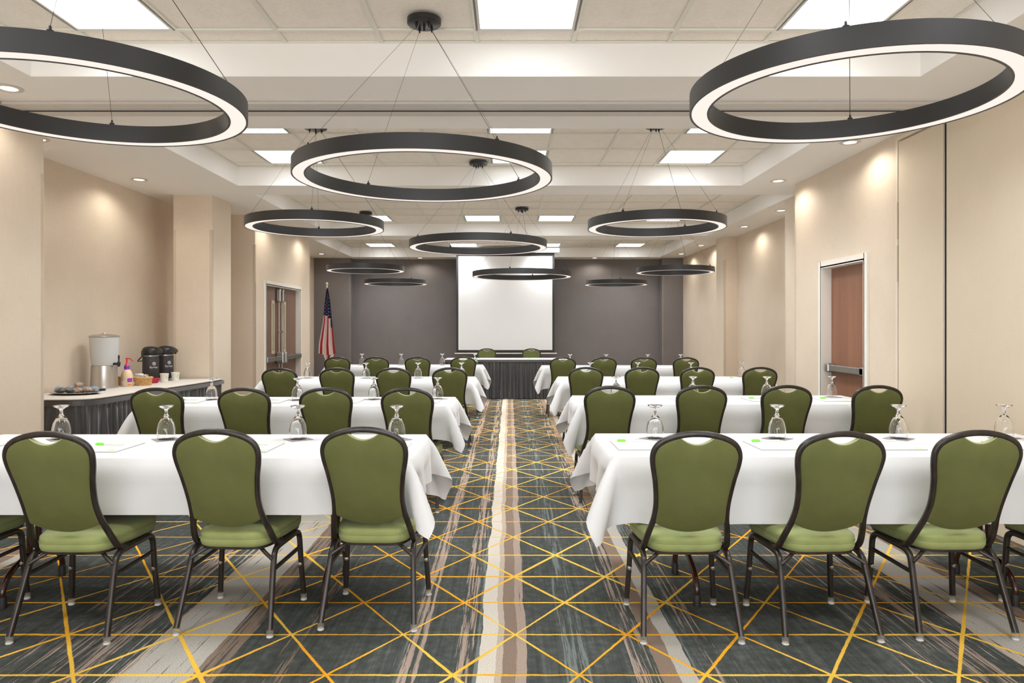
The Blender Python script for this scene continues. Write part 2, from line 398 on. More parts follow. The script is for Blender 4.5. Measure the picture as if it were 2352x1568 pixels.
# ceiling with coffers
BAYS = [(-.30, 4.58, -3.05, 2.62), (5.78, 8.10, -3.06, 2.62), (8.66, 12.52, -3.07, 3.44), (13.10, 16.32, -3.57, 3.42)]
mb = MB(); ys = [-2.6]
X0, X1 = -4.95, 4.45
for y0, y1, x0, x1 in BAYS:
    mb.box(X0, X1, ys[-1], y0, ZS, 3.45); mb.box(X0, x0, y0, y1, ZS, 3.45); mb.box(x1, X1, y0, y1, ZS, 3.45); ys.append(y1)
mb.box(X0, X1, ys[-1], 17.1, ZS, 3.45); mb.box(X0, X1, -2.6, 17.1, 3.45, 3.5)
ceil = mb.obj('ceiling', WHITE, kind='structure')
GX = [-.204, -.204, .47, .52]; GY = [4.384, 7.944, 12.25, 16.12]; TS = .61
LIGHTS = {0: [(-2.644, 3.774), (-.204, 3.774), (1.626, 3.774), (-2.644, 1.334), (-.204, 1.334), (1.626, 1.334)],
          1: [(x, y) for x in (-2.644, -.204, 1.626) for y in (6.114, 7.334)],
          2: [(x, y) for x in (-2.58, -.75, .47, 2.30) for y in (11.64, 9.20)],
          3: [(x, y) for x in (-3.14, -1.31, .52, 2.35) for y in (15.51, 13.68)]}
tmesh = {}
def tile_mesh(w, d):
    k = (round(w, 3), round(d, 3))
    if k not in tmesh:
        tmesh[k] = MB().box(.004, w-.004, .004, d-.004, 0, .015).mesh('ceiling_tile', TILE)
    return tmesh[k]
# troffer prototype
tl_frame = MB(); q = .028
for a in ((0, TS, 0, q), (0, TS, TS-q, TS), (0, q, q, TS-q), (TS-q, TS, q, TS-q)): tl_frame.box(a[0], a[1], a[2], a[3], -.006, .012)
fm = tl_frame.mesh('frame', DTRIM)
dm = MB().box(q, TS-q, q, TS-q, .0, .006).mesh('diffuser', LTRO)
ORD = ['first', 'second', 'third', 'fourth']
def side_words(n, i): return (['left', 'middle', 'right'] if n == 3 else ['far left', 'centre left', 'centre right', 'far right'])[i]
for bi, (y0, y1, x0, x1) in enumerate(BAYS):
    gx, gy = GX[bi], GY[bi]
    xe = sorted({round(v, 4) for v in [x0]+[gx+TS*k for k in range(-12, 12) if x0+.02 < gx+TS*k < x1-.02]+[x1]})
    ye = sorted({round(v, 4) for v in [y0]+[gy+TS*k for k in range(-12, 12) if y0+.02 < gy+TS*k < y1-.02]+[y1]})
    lights = LIGHTS[bi]
    for i in range(len(xe)-1):
        for j in range(len(ye)-1):
            if any(abs(xe[i]-lx) < .05 and abs(ye[j]-ly) < .05 for lx, ly in lights): continue
            o = bpy.data.objects.new('ceiling_tile', tile_mesh(xe[i+1]-xe[i], ye[j+1]-ye[j])); COL.objects.link(o)
            o.parent = ceil; o.location = (xe[i], ye[j], ZC+.002+rnd.uniform(0, .002))
    mb = MB()
    for x in xe: mb.box(max(x-.013, x0), min(x+.013, x1), y0, y1, ZC-.010, ZC+.0005)
    for y in ye: mb.box(x0, x1, max(y-.013, y0), min(y+.013, y1), ZC-.0095, ZC+.0004)
    mb.obj('tee_grid', GRIDM, ceil)
    xsl = sorted({l[0] for l in lights}); ysl = sorted({l[1] for l in lights})
    for lx, ly in lights:
        w = side_words(len(xsl), xsl.index(lx)); row = 'nearer' if ly == ysl[0] else 'farther'
        t = thing('ceiling_light', f'square flush light panel, {w} of the {row} row in the {ORD[bi]} ceiling recess', 'ceiling light', (lx, ly, ZC-.004), 0, 'square light panels in the tile ceiling')
        for nm, me in (('frame', fm), ('diffuser', dm)):
            o = bpy.data.objects.new(nm, me); COL.objects.link(o); o.parent = t
        la = bpy.data.lights.new('panel_lamp', 'AREA'); la.shape = 'SQUARE'; la.size = .54; la.energy = W_PANEL; la.spread = R(118); la.color = (.965, .985, 1)
        lo = bpy.data.objects.new('panel_lamp', la); COL.objects.link(lo); lo.parent = t; lo.location = (TS/2, TS/2, -.008)
# folding-partition track across the ceiling, and header
mb = MB()
mb.box(-3.57, 3.19, 5.03, 5.05, ZS-.012, ZS+.01); mb.box(-3.57, 3.19, 5.05, 5.16, ZS-.03, ZS+.01)
mb.box(-3.57, 3.19, 5.20, 5.34, ZS-.03, ZS+.01); mb.box(-3.57, 3.19, 5.34, 5.37, ZS-.012, ZS+.01)
mb.obj('trim_2', ALUT, kind='structure')
MB().box(-3.57, 3.19, 5.20, 5.225, ZS-.0315, ZS-.029).obj('trim_3', SLOT, kind='structure')

# folding partition stack at the right wall (tan acoustic panels)
pt = thing('folding_partition', 'stacked tan acoustic partition panels in their pocket on the right wall', 'partition', (3.20, 5.2, 0))
for k, (a, b_) in enumerate(((.06, .655), (-1.20, .015), (-2.45, -1.215))):
    MB().bbox(-.030, -.002, a, b_, .03, 2.89 if k == 0 else 2.92, .006).obj('partition_panel', PARTM, pt)
mb = MB(); mb.box(-.032, -.001, .026, .034, .02, 2.92); mb.box(-.020, -.001, .034, .055, .02, 2.92)
mb.obj('edge_seal', TRIM, pt)
MB().box(-.034, -.0015, .0155, .026, .02, 2.9).obj('seal_gap', SLOT, pt)
mb = MB(); mb.box(-.030, -.001, .665, .70, 2.905, 2.93); mb.box(-.030, -.001, .0, .665, 2.905, 2.93); mb.box(-.028, -.001, .672, .70, 0.02, 2.905)
mb.obj('pocket_frame', mat('beige_pocket_trim', lin=(.76, .68, .57, 1), rough=.5), pt)
mb = MB()
for z in (.5, 1.75, 2.1): mb.tube([(-.032, .66, z), (-.032, .66, z+.30)], circ(.006, 6))
mb.obj('hinge', BASEB, pt)

# ------------------------------------------------------------------ doors
def door_frame(mb, x, y0, y1, zt, sgn, w=.05, out=.018, depth=.14):
    xa, xb = sorted((x-sgn*out, x+sgn*depth))
    def bx(a, b_, c, d): mb.box(xa, xb, a, b_, c, d)
    t = .02
    bx(y0-.001, y0+t, 0, zt); bx(y1-t, y1+.001, 0, zt); bx(y0, y1, zt-t, zt+.001)
    f0, f1 = sorted((x-sgn*out, x-sgn*.001))
    mb.box(f0, f1, y0-w+.02, y0+.012, 0, zt+w-.02); mb.box(f0, f1, y1-.012, y1+w-.02, 0, zt+w-.02); mb.box(f0, f1, y0, y1, zt-.012, zt+w-.02)
d1 = thing('door_1', 'brown wooden door with a long steel push bar in the right wall', None, (0, 0, 0), kind='structure')
mb = MB(); door_frame(mb, 3.20, RD[0], RD[1], RD[2], 1, .07, .02, .155); 
mb.box(3.30, 3.345, RD[1]-.045, RD[1]-.02, 0, RD[2]-.02); mb.box(3.30, 3.345, RD[0]+.02, RD[0]+.045, 0, RD[2]-.02); mb.box(3.30, 3.345, RD[0]+.02, RD[1]-.02, RD[2]-.045, RD[2]-.02)
mb.obj('door_frame', TRIM, d1)
leaf = MB().box(3.285, 3.33, RD[0]+.023, RD[1]-.023, .01, RD[2]-.023).obj('door_leaf', DOORW, d1)
mb = MB(); z = .975
mb.bbox(3.215, 3.245, RD[0]+.10, RD[1]-.08, z-.032, z+.032, .006); mb.bbox(3.215, 3.284, RD[0]+.06, RD[0]+.17, z-.04, z+.04, .008); mb.bbox(3.20, 3.284, RD[1]-.12, RD[1]-.045, z-.045, z+.045, .012)
mb.bbox(3.245, 3.284, RD[0]+.10, RD[1]-.08, z-.026, z+.026, .004)
mb.obj('push_bar', SILVER, leaf)

d2 = thing('door_2', 'double brown wooden doors with narrow windows in the left wall', None, (0, 0, 0), kind='structure')
mb = MB(); door_frame(mb, -3.61, LD[0], LD[1], LD[2], -1, .07, .02, .13)
mb.obj('door_frame', TRIM, d2)
ym = 11.41
for s_, (a, b_) in ((1, (LD[0]+.023, ym-.012)), (-1, (ym+.012, LD[1]-.023))):
    lf = MB().box(-3.72, -3.675, a, b_, .01, LD[2]-.023).obj('door_leaf', DOORL, d2)
    inner = b_ if s_ == 1 else a
    yc = inner-s_*.27
    mb = MB(); z0, z1 = .97, 1.80
    for bx in ((yc-.065, yc-.03, z0+.05, z1-.05), (yc+.03, yc+.065, z0+.05, z1-.05), (yc-.065, yc+.065, z0-.0, z0+.05), (yc-.065, yc+.065, z1-.05, z1)):
        mb.bbox(-3.676, -3.655, bx[0], bx[1], bx[2], bx[3], .004)
    mb.obj('window_trim', LITE, lf); MB().box(-3.676, -3.668, yc-.03, yc+.03, z0+.04, z1-.04).obj('window_pane', LITEG, lf)
    mb = MB(); hz = .90; he = a+.03 if s_ == 1 else b_-.03
    y0_, y1_ = sorted((inner-s_*.09, he))
    mb.bbox(-3.60, -3.57, y0_, y1_, hz-.032, hz+.032, .006); mb.bbox(-3.63, -3.60, y0_, y1_, hz-.024, hz+.024, .004)
    mb.bbox(-3.674, -3.57, he-s_*-.0-.03, he+.03, hz-.04, hz+.04, .008)
    mb.bbox(-3.674, -3.55, min(inner-s_*.02, inner-s_*.11), max(inner-s_*.02, inner-s_*.11), hz-.09, hz+.09, .02)
    mb.obj('push_bar', SILVER, lf)
    mb = MB(); yr = inner-s_*.065
    mb.tube([(-3.635, yr, .05), (-3.635, yr, 1.93)], circ(.009, 8)); mb.bbox(-3.674, -3.60, yr-.03, yr+.03, 1.78, 1.99, .015); mb.bbox(-3.66, -3.615, yr-.018, yr+.018, 1.30, 1.33, .004)
    mb.obj('latch_rod', SILVER, lf)
mb = MB().box(-3.74, -3.70, ym-.03, ym+.03, .01, LD[2]-.02).obj('astragal', DOORL, d2)

# ================================================================== LIGHT FITTINGS
DL = [(-3.345, 4.8), (-3.345, 3.2), (-4.0, 7.76), (-4.0, 6.1), (-3.30, 10.45), (-3.30, 12.3), (-4.08, 15.6), (-2.05, 16.5), (1.96, 16.5), (2.94, 6.2), (2.93, 7.83), (3.71, 9.81), (3.72, 11.38), (3.73, 13.97), (3.73, 15.6), (-.05, 16.5)]
DLN = ['by the near left wall corner', 'by the left wall nearest the camera', 'above the drinks buffet', 'above the pastry tray end of the buffet', 'near side of the double doors', 'far side of the double doors', 'above the flag', 'over the grey wall left of the screen', 'over the grey wall right of the screen',
       'between the partition and the right door', 'beyond the right door at the wall corner', 'first in the right alcove', 'second in the right alcove', 'past the far right column', 'at the far right corner', 'above the projection screen']
dprof = [(.052, .004), (.056, -.004), (.078, -.005), (.086, -.002), (.086, .0)]
d_tr = MB().lathe(dprof, n=28).mesh('trim_ring', DTRIM, 40); d_ln = MB().lathe([(0, .0), (.053, .0), (.053, .004), (0, .004)], n=24).mesh('lens', LDISC, 40)
for (x, y), nm in zip(DL, DLN):
    if (x, y) == (-.05, 16.5): continue
    t = thing('downlight', f'small round recessed ceiling downlight {nm}', 'downlight', (x, y, ZS-.001), 0, 'round downlights in the dropped ceiling')
    for n_, me in (('trim_ring', d_tr), ('lens', d_ln)):
        o = bpy.data.objects.new(n_, me); COL.objects.link(o); o.parent = t; o.location = (0, 0, -.002)
    sl = bpy.data.lights.new('downlight_lamp', 'SPOT'); sl.energy = W_SPOT; sl.color = (1, .92, .80); sl.spot_size = R(162); sl.spot_blend = .55; sl.shadow_soft_size = .06
    so = bpy.data.objects.new('downlight_lamp', sl); COL.objects.link(so); so.parent = t; so.location = (0, 0, -.02)

RINGS = [  # x, y, radius, bottom z, wire angle, label
 (-1.70, 2.89, .61, 2.26, 20, 'dark ring light at the top left corner, nearest the camera'),
 (1.335, 2.83, .607, 2.26, 64, 'dark ring light at the top right corner, nearest the camera'),
 (-.50, 4.215, .75, 2.245, 38, 'large dark ring light in the centre hanging nearest the camera'),
 (-1.737, 6.44, .604, 2.262, 12, 'dark ring light above the left tables, second from the camera on that side'),
 (1.303, 6.38, .604, 2.256, 50, 'dark ring light above the right tables, second from the camera on that side'),
 (-.34, 7.85, .75, 2.245, 30, 'large dark ring light in the middle of the room, above the second aisle tables'),
 (.19, 10.9, .75, 2.145, 75, 'large dark ring light seen in front of the projection screen'),
 (-2.26, 11.3, .604, 2.265, 25, 'dark ring light hanging in front of the flag'),
 (2.605, 11.3, .604, 2.240, 55, 'dark ring light near the far right alcove'),
 (-2.20, 13.9, .604, 2.215, 40, 'farthest dark ring light left of the screen'),
 (2.07, 13.95, .604, 2.205, 90, 'farthest dark ring light right of the screen')]
def ring_meshes(Rr):
    w, h = .078, .078; n = 96; out = []
    ri, ro = Rr-w, Rr
    prof = [(ro, 0), (ro, h), (ri, h), (ri, 0), (ri+.008, 0), (ri+.008, .006), (ro-.008, .006), (ro-.008, 0)]
    body = MB().lathe(prof, n=n, closed=True).mesh('housing', BLACKM, 40)
    dif = MB().lathe([(ri+.0085, .0025), (ro-.0085, .0025), (ro-.0085, .0055), (ri+.0085, .0055)], n=n, closed=True).mesh('diffuser', LRING, 40)
    return body, dif
RM = {r: ring_meshes(r) for r in sorted({r[2] for r in RINGS})}
can_m = MB().lathe([(0, 0), (.092, 0), (.10, .006), (.10, .034), (0, .034)], n=32).mesh('canopy', CAN, 40)
for x, y, r, z, ang, lab in RINGS:
    t = thing('ring_pendant', lab, 'pendant light', (x, y, z), 0, 'black ring pendant lights over the seating')
    for nm, me in (('housing', RM[r][0]), ('diffuser', RM[r][1])):
        o = bpy.data.objects.new(nm, me); COL.objects.link(o); o.parent = t
    zc = ZC-.012-z
    cz = zc-.034
    cn = bpy.data.objects.new('canopy', can_m); COL.objects.link(cn); cn.parent = t; cn.location = (0, 0, cz)
    gl = MB()
    for k in range(4):
        a = R(ang+90*k); rr = .052
        gl.lathe([(.0, -.03), (.0045, -.03), (.0045, -.02), (.008, -.018), (.008, 0), (0, 0)], (rr*math.cos(a), rr*math.sin(a), 0), 8)
    gl.lathe([(0, -.035), (.006, -.035), (.008, 0), (0, 0)], (0, 0, 0), 8)
    gl.obj('cable_grips', CAN, cn, 40)
    for k in range(4):
        a = R(ang+90*k); p0 = Vector((.052*math.cos(a), .052*math.sin(a), cz-.02)); p1 = Vector(((r-.04)*math.cos(a), (r-.04)*math.sin(a), .105))
        o = MB().tube([p0, p1], circ(.0009 if k else .0016, 5)).obj('wire', WIRE, t)
        MB().lathe([(0, 0), (.011, 0), (.011, .016), (.005, .018), (.004, .03), (0, .03)], (p1.x, p1.y, .078), 10).obj('stud', CAN, o, 40)

# ================================================================== CHAIR
FX = [(0, .927), (.05, .924), (.10, .913), (.14, .897), (.166, .877), (.180, .853), (.185, .825), (.181, .785), (.168, .72), (.159, .65), (.156, .59), (.161, .53), (.172, .48), (.182, .43)]
def fy(z):   # back rake: local y of the frame at height z
    zs = [.36, .43, .50, .58, .66, .74, .82, .93]; ysv = [-.075, -.115, -.155, -.195, -.227, -.254, -.277, -.298]
    return float(np.interp(z, zs, ysv))
def fw(z):   # half width of tube centreline on the straight sides
    zz = [p[1] for p in FX[4:]][::-1]; xx = [p[0] for p in FX[4:]][::-1]
    return float(np.interp(z, zz, xx))
def chair_proto():
    root = thing('banquet_chair', 'x', 'chair')
    prof = rrect(.026, .022, .007)
    half = [(x, fy(z), z) for x, z in FX]+[(.187, -.090, .396), (.188, -.062, .375), (.188, -.03, .370), (.187, .0, .370)]
    path = [(-p[0], p[1], p[2]) for p in half[:0:-1]]+half
    MB().tube(smooth_path(path, 4), prof, up=(0, 1, 0)).obj('back_frame', FRAME, root, 50)
    # upholstered back
    ns, nt = 30, 26; mb = MB()
    def zb(x): return .468+.048*(abs(x)/.16)**2.0
    def ztop(x):
        arch = float(np.interp(abs(x), [p[0] for p in FX[:7]], [p[1] for p in FX[:7]]))-.010
        if abs(x) < .078: return min(arch, .880+.033*(x/.078)**2)
        return arch
    fr = []; 
    S_ = [math.sin(math.pi/2*(2*i/ns-1)) for i in range(ns+1)]
    T_ = [.5-.5*math.cos(math.pi*j/nt) for j in range(nt+1)]
    for side in (-1, 1):
        for s_ in S_:
            for t_ in T_:
                x = s_*.17
                for _ in range(12):
                    z = zb(x)+(ztop(x)-zb(x))*t_; z = min(z, .919)
                    lim = fw(z) if z < .877 else float(np.interp(z, [.877, .897, .913, .924], [.166, .14, .10, .05]))
                    x = .5*x+.5*s_*(lim-.006)
                e = (1-abs(s_)**5)*(1-abs(2*t_-1)**6)
                y = fy(z)+side*(.007+.016*e**.5)-.002
                mb.v.append((x, y, z))
    W = (ns+1)*(nt+1)
    for i in range(ns):
        for j in range(nt):
            a = i*(nt+1)+j; q4 = (a, a+1, a+nt+2, a+nt+1); mb.f.append(q4); mb.f.append(tuple(W+k for k in q4[::-1]))
    bord = [i*(nt+1) for i in range(ns+1)]+[ns*(nt+1)+j for j in range(1, nt+1)]+[i*(nt+1)+nt for i in range(ns-1, -1, -1)]+[j for j in range(nt-1, 0, -1)]
    for k in range(len(bord)):
        a, b_ = bord[k], bord[(k+1) % len(bord)]; mb.f.append((a, b_, W+b_, W+a))
    mb.m = [0]*len(mb.f)
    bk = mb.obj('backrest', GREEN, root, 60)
    arc = [(x, fy(.885)-.010, .880+.033*(x/.078)**2) for x in np.linspace(-.082, .082, 15)]
    MB().tube(arc, circ(.0042, 6)).obj('piping', LIP, bk, 60)
    arc2 = [(x, fy(.885)+.002, .8785+.033*(x/.078)**2) for x in np.linspace(-.078, .078, 13)]
    MB().tube(arc2, rrect(.022, .006, .002), up=(0, 0, 1)).obj('hand_grip_lip', LIP, bk, 60)
    # seat
    mb = MB(); n = 44
    def outl(k, grow, z):
        a = 2*math.pi*k/n; c, s_ = math.cos(a), math.sin(a); e = .42
        x = abs(c)**e*(1 if c > 0 else -1); y = abs(s_)**e*(1 if s_ > 0 else -1)
        hw = .188+.022*y; return (x*(hw+grow), .075+y*(.222+grow), z)
    lay = [(-.012, .372), (-.002, .378), (.003, .392), (.0035, .410), (.001, .4155), (.003, .421), (.002, .436), (-.012, .448), (-.04, .454), (-.10, .458)]
    for g_, z in lay:
        for k in range(n): mb.v.append(outl(k, g_, z))
    for j in range(len(lay)-1):
        for k in range(n): mb.f.append((j*n+k, j*n+(k+1) % n, (j+1)*n+(k+1) % n, (j+1)*n+k))
    mb.f.append(tuple(range(n))[::-1]); mb.f.append(tuple((len(lay)-1)*n+k for k in range(n))); mb.m = [0]*len(mb.f)
    mb.obj('seat', SEAT_LIT, root, 60)
    MB().tube([outl(k % n, .0035, .4155) for k in range(n+1)], circ(.0017, 5), up=(0, 0, 1), cap=False).obj('seat_piping', SEAT_LIT, root, 60)
    mb = MB(); mb.prism([outl(k, -.006, 0)[:2] for k in range(n)], .364, .374); mb.obj('seat_pan', FRAME, root)
    # legs, rails, braces
    lp = rrect(.026, .024, .007)
    for sx in (-1, 1):
        rear = smooth_path([(sx*.214, -.218, .03), (sx*.200, -.150, .225), (sx*.194, -.118, .315), (sx*.191, -.098, .343), (sx*.190, -.068, .357), (sx*.190, -.03, .360)], 4)
        front = smooth_path([(sx*.216, .225, .03), (sx*.205, .215, .20), (sx*.200, .210, .31), (sx*.197, .200, .343), (sx*.195, .172, .358), (sx*.194, .13, .360)], 4)
        for pth, foot in ((rear, (sx*.214, -.218)), (front, (sx*.216, .225))):
            lg = MB().tube(pth, lp, up=(1, 0, 0)).obj('leg', FRAME, root, 50)
            g_ = MB().lathe([(.0, .012), (.0165, .012), (.0160, .036), (0, .036)], (foot[0], foot[1], 0), 10); g_.obj('glide_cap', GLIDEC, lg, 40)
            MB().lathe([(.0, 0), (.014, 0), (.0165, .004), (.012, .012), (0, .014)], (foot[0], foot[1], 0), 12).obj('glide', GLIDEW, lg, 40)
            if foot[1] > 0:
                bt = MB().lathe([(0, 0), (.011, 0), (.009, .006), (0, .007)], (0, 0, 0), 10).obj('stacking_bumper', CHROME, lg, 40)
                bt.location = (sx*.206, .201, .19); bt.rotation_euler = (R(90), 0, 0)
        MB().tube([(sx*.190, -.035, .360), (sx*.194, .135, .360)], lp, up=(1, 0, 0)).obj('side_rail', FRAME, root, 50)
        MB().tube([(sx*.197, -.133, .272), (sx*.202, .212, .275)], rrect(.016, .018, .005), up=(1, 0, 0)).obj('side_brace', FRAME, root, 50)
        MB().tube(smooth_path([(sx*.191, -.128, .318), (sx*.150, -.112, .345), (sx*.115, -.09, .362), (sx*.06, -.085, .364)], 3), rrect(.016, .016, .005), up=(0, 1, 0)).obj('corner_strut', FRAME, root, 50)
    return root
proto = chair_proto(); pc = cache_of(proto)
CHAIRS = []
ROWN = ['front row', 'second row', 'third row', 'back row']
SEATN = ['in the aisle seat', 'second from the aisle', 'third from the aisle', 'fourth from the aisle']
rows = [
 (0, 'left', [(-.64, 3.49, -2), (-1.27, 3.43, -3), (-1.967, 3.352, -.5), (-2.67, 3.43, 0)]),
 (0, 'right', [(.80, 3.355, 0), (1.405, 3.358, 3), (2.02, 3.39, 1), (2.70, 3.40, 0)]),
 (1, 'left', [(-.745, 5.50, -1.5), (-1.36, 5.51, 1), (-1.95, 5.50, -1), (-2.602, 5.50, 1)]),
 (1, 'right', [(.757, 5.66, 1), (1.475, 5.72, 0), (2.14, 5.74, -1), (2.82, 5.72, 1)]),
 (2, 'left', [(-.672, 8.18, 2), (-1.28, 8.14, 0), (-1.90, 8.14, -1), (-2.53, 8.10, 1)]),
 (2, 'right', [(.86, 8.28, 0), (1.486, 8.28, 1), (2.113, 8.28, 0), (2.82, 8.28, -1)]),
 (3, 'left', [(-.707, 11.12, 1), (-1.39, 11.12, -1), (-2.02, 11.10, 0), (-2.614, 11.08, 2)]),
 (3, 'right', [(.80, 10.95, 0), (1.41, 10.98, 1), (2.017, 10.96, -1), (2.64, 10.95, 0)])]
first = True
for r_, side, lst in rows:
    for k, (x, y, rz) in enumerate(lst):
        if r_: y += .075; x *= 1.0
        lab = f'olive green banquet chair in the {ROWN[r_]}, {side} of the aisle, {SEATN[k]}'
        if first:
            c = proto; first = False; c.location = (x, y, 0); c.rotation_euler = (0, 0, R(rz)); c['label'] = lab
        else: c = copy_tree(proto, pc, lab, (x, y, 0), R(rz))
        c['group'] = 'green banquet chairs at the white tables'
for x, lab in ((-.48, 'left green chair facing the room behind the skirted head table'), (.47, 'right green chair facing the room behind the skirted head table')):
    c = copy_tree(proto, pc, lab, (x, 14.95, 0), R(180)); c['group'] = 'green chairs behind the head table'

# ================================================================== TABLES AND CLOTHS
def cloth_sim(hx, hy, top, front, back, end, seed, steps=150, iters=12, h=.03):
    def axis(a, lo, hi):
        n0, n1, n2 = (max(2, int(round(q/h))) for q in (lo, 2*a, hi))
        return np.concatenate([np.linspace(-a-lo, -a, n0+1)[:-1], np.linspace(-a, a, n1+1), np.linspace(a, a+hi, n2+1)[1:]])
    x = axis(hx, end, end); y = axis(hy, front, back)
    nx, ny = len(x), len(y)
    P = np.zeros((nx, ny, 3)); P[..., 0] = x[:, None]; P[..., 1] = y[None, :]; P[..., 2] = top
    rs = np.random.RandomState(seed)
    pin = (np.abs(P[..., 0]) <= hx+1e-6) & (np.abs(P[..., 1]) <= hy+1e-6); P0 = P.copy()
    P[..., 2] += np.where(pin, 0, rs.normal(0, .002, (nx, ny)))
    dx = np.maximum(np.abs(P[..., 0])-hx, 0); dy = np.maximum(np.abs(P[..., 1])-hy, 0)
    P[..., 2] -= .35*np.hypot(dx, dy)*(1+.25*np.cos(6*np.arctan2(dy, dx+1e-9)+seed*.7*np.sign(P[..., 0])))
    w = np.where(pin, 0., 1.).ravel(); X0 = P0.reshape(-1, 3); I, J = np.meshgrid(np.arange(nx), np.arange(ny), indexing='ij'); C = []
    for di, dj, k in ((1, 0, 1.), (0, 1, 1.), (1, 1, .5), (1, -1, .5), (2, 0, .25), (0, 2, .25), (4, 0, .12), (0, 4, .12)):
        for s in (0, 1):
            ok = (I+di < nx) & (J+dj < ny) & (J+dj >= 0) & ((((I//di) if di else (J//dj)) % 2) == s)
            a = I[ok]*ny+J[ok]; b_ = (I[ok]+di)*ny+J[ok]+dj; kp = (w[a]+w[b_]) > 0; a, b_ = a[kp], b_[kp]
            if len(a) == 0: continue
            L = np.linalg.norm(X0[a]-X0[b_], axis=1); Wt = w[a]+w[b_]
            C.append((a, b_, L, (w[a]/Wt*k)[:, None], (w[b_]/Wt*k)[:, None]))
    Q = P.reshape(-1, 3); V = np.zeros_like(Q); wf = w[:, None]; dt = .02; g = np.array([0, 0, -9.8]); r = .006
    for st in range(steps):
        old = Q.copy(); V = (V+g*dt*wf)*(.97 if st < steps*.6 else .9); Q = Q+V*dt*wf
        for it in range(iters):
            for a, b_, L, wa, wb in C:
                d = Q[b_]-Q[a]; l = np.sqrt((d*d).sum(1))+1e-12; c = ((l-L)/l)[:, None]*d
                Q[a] += c*wa; Q[b_] -= c*wb
            ox = hx+r-np.abs(Q[:, 0]); oy = hy+r-np.abs(Q[:, 1])
            ins = (ox > 0) & (oy > 0) & (Q[:, 2] < top-1e-4) & (w > 0); oz = top-Q[:, 2]
            mz = ins & (oz < ox) & (oz < oy); mx = ins & ~mz & (ox < oy); my = ins & ~mz & ~mx
            Q[mz, 2] = top; Q[mx, 0] += np.sign(Q[mx, 0])*ox[mx]; Q[my, 1] += np.sign(Q[my, 1])*oy[my]
        V = (Q-old)/dt
    return Q, nx, ny
TT = .760   # table-top height
def cloth_mesh(seed, front, back, end, mir=1):
    Q, nx, ny = cloth_sim(1.22, .38, TT+.004, front, back, end, seed)
    Q = Q.copy(); Q[:, 0] *= mir
    f = [(i*ny+j, i*ny+j+1, (i+1)*ny+j+1, (i+1)*ny+j) for i in range(nx-1) for j in range(ny-1)]
    me = bpy.data.meshes.new('tablecloth'); me.from_pydata([tuple(v) for v in Q], [], f); me.materials.append(CLOTH)
    me.polygons.foreach_set('use_smooth', [True]*len(f)); me.set_sharp_from_angle(angle=R(48)); me.update()
    return me
CR = cloth_mesh(3, .312, .29, .225); CL = cloth_mesh(5, .262, .33, .225)
CM = {}
def table_proto():
    t = thing('folding_table', 'x', 'table')
    mb = MB().bbox(-1.208, 1.208, -.368, .368, TT-.024, TT-.001, .004); mb.obj('tabletop', mat('laminate_top', lin=(.25, .17, .10, 1), rough=.5), t)
    MB().box(-1.17, 1.17, -.34, .34, TT-.055, TT-.022).obj('apron', BROWNLEG, t)
    for sx in (-1, 1):
        x = sx*.79
        mb = MB()
        for yy in (-.035, .035): mb.tube([(x, yy, .20), (x, yy, .70)], circ(.016, 10))
        mb.tube([(x, -.20, .69), (x, .20, .69)], circ(.016, 8)); 
        mb.tube(smooth_path([(x, -.235, .04), (x, -.235, .085), (x, -.20, .14), (x, -.13, .18), (x, 0, .205), (x, .13, .18), (x, .20, .14), (x, .235, .085), (x, .235, .04)], 5), circ(.015, 10))
        lg = mb.obj('leg', BROWNLEG, t, 60)
        for yy in (-.235, .235): MB().lathe([(0, 0), (.019, 0), (.019, .055), (.015, .06), (0, .06)], (x, yy, 0), 12).obj('foot_cap', RUBBER, lg, 40)
    return t
tp = table_proto(); tpc = cache_of(tp)
TABLES = [(0, 'left', -1.70, 3.765), (0, 'right', 1.72, 3.80), (1, 'left', -1.70, 6.0), (1, 'right', 1.79, 6.14), (2, 'left', -1.65, 8.65), (2, 'right', 1.83, 8.66), (3, 'left', -1.665, 11.60), (3, 'right', 1.75, 11.36)]
first = True
for r_, side, x, y in TABLES:
    lab = f'folding table on brown legs under the {ROWN[r_]} cloth, {side} of the aisle'
    if first: t = tp; first = False; t['label'] = lab; t.location = (x, y, 0)
    else: t = copy_tree(tp, tpc, lab, (x, y, 0), 0)
    t['group'] = 'folding tables under white cloths'
    o = bpy.data.objects.new('tablecloth', CL if side == 'left' else CR); COL.objects.link(o); o.location = (x, y, 0)
    tag(o, f'white tablecloth draped over the {ROWN[r_]} table, {side} of the aisle', 'tablecloth', 'white tablecloths on the long tables')
ZT = TT+.0045

# place settings: goblet on napkin, notepad, pen ---------------------
gp = [(.0, .185), (.0395, .185), (.041, .183), (.038, .179), (.022, .171), (.0095, .163), (.0075, .150), (.0085, .140), (.014, .128), (.028, .112), (.040, .088), (.0468, .058), (.0475, .040), (.0455, .018), (.0425, .001),
      (.0410, .001), (.0440, .018), (.0458, .040), (.0450, .058), (.0382, .087), (.026, .110), (.012, .123), (.0, .127)]
gob_m = MB().lathe(gp, n=36).mesh('water_goblet', GLASS, 70)
nap = thing('paper_napkin', 'x', 'napkin')
nap_m = MB().box(-.062, .062, -.062, .062, 0, .0022).mesh('paper_napkin', COASTM)
nm_p = MB(); nm_p.tube(smooth_path([(-.03, -.035, .0024), (-.01, -.03, .0024), (.012, -.04, .0024), (.035, -.033, .0024)], 3), [(.0012, .0003), (-.0012, .0003), (-.0012, -.0003), (.0012, -.0003)], up=(0, 0, 1)); nm_p = nm_p.mesh('printed_mark', GOLDP)
bpy.data.objects.remove(nap)
pad_t = MB(); pad_t.box(-.108, .108, -.14, .14, 0, .0045); pad_m = pad_t.mesh('paper_block', PAPER)
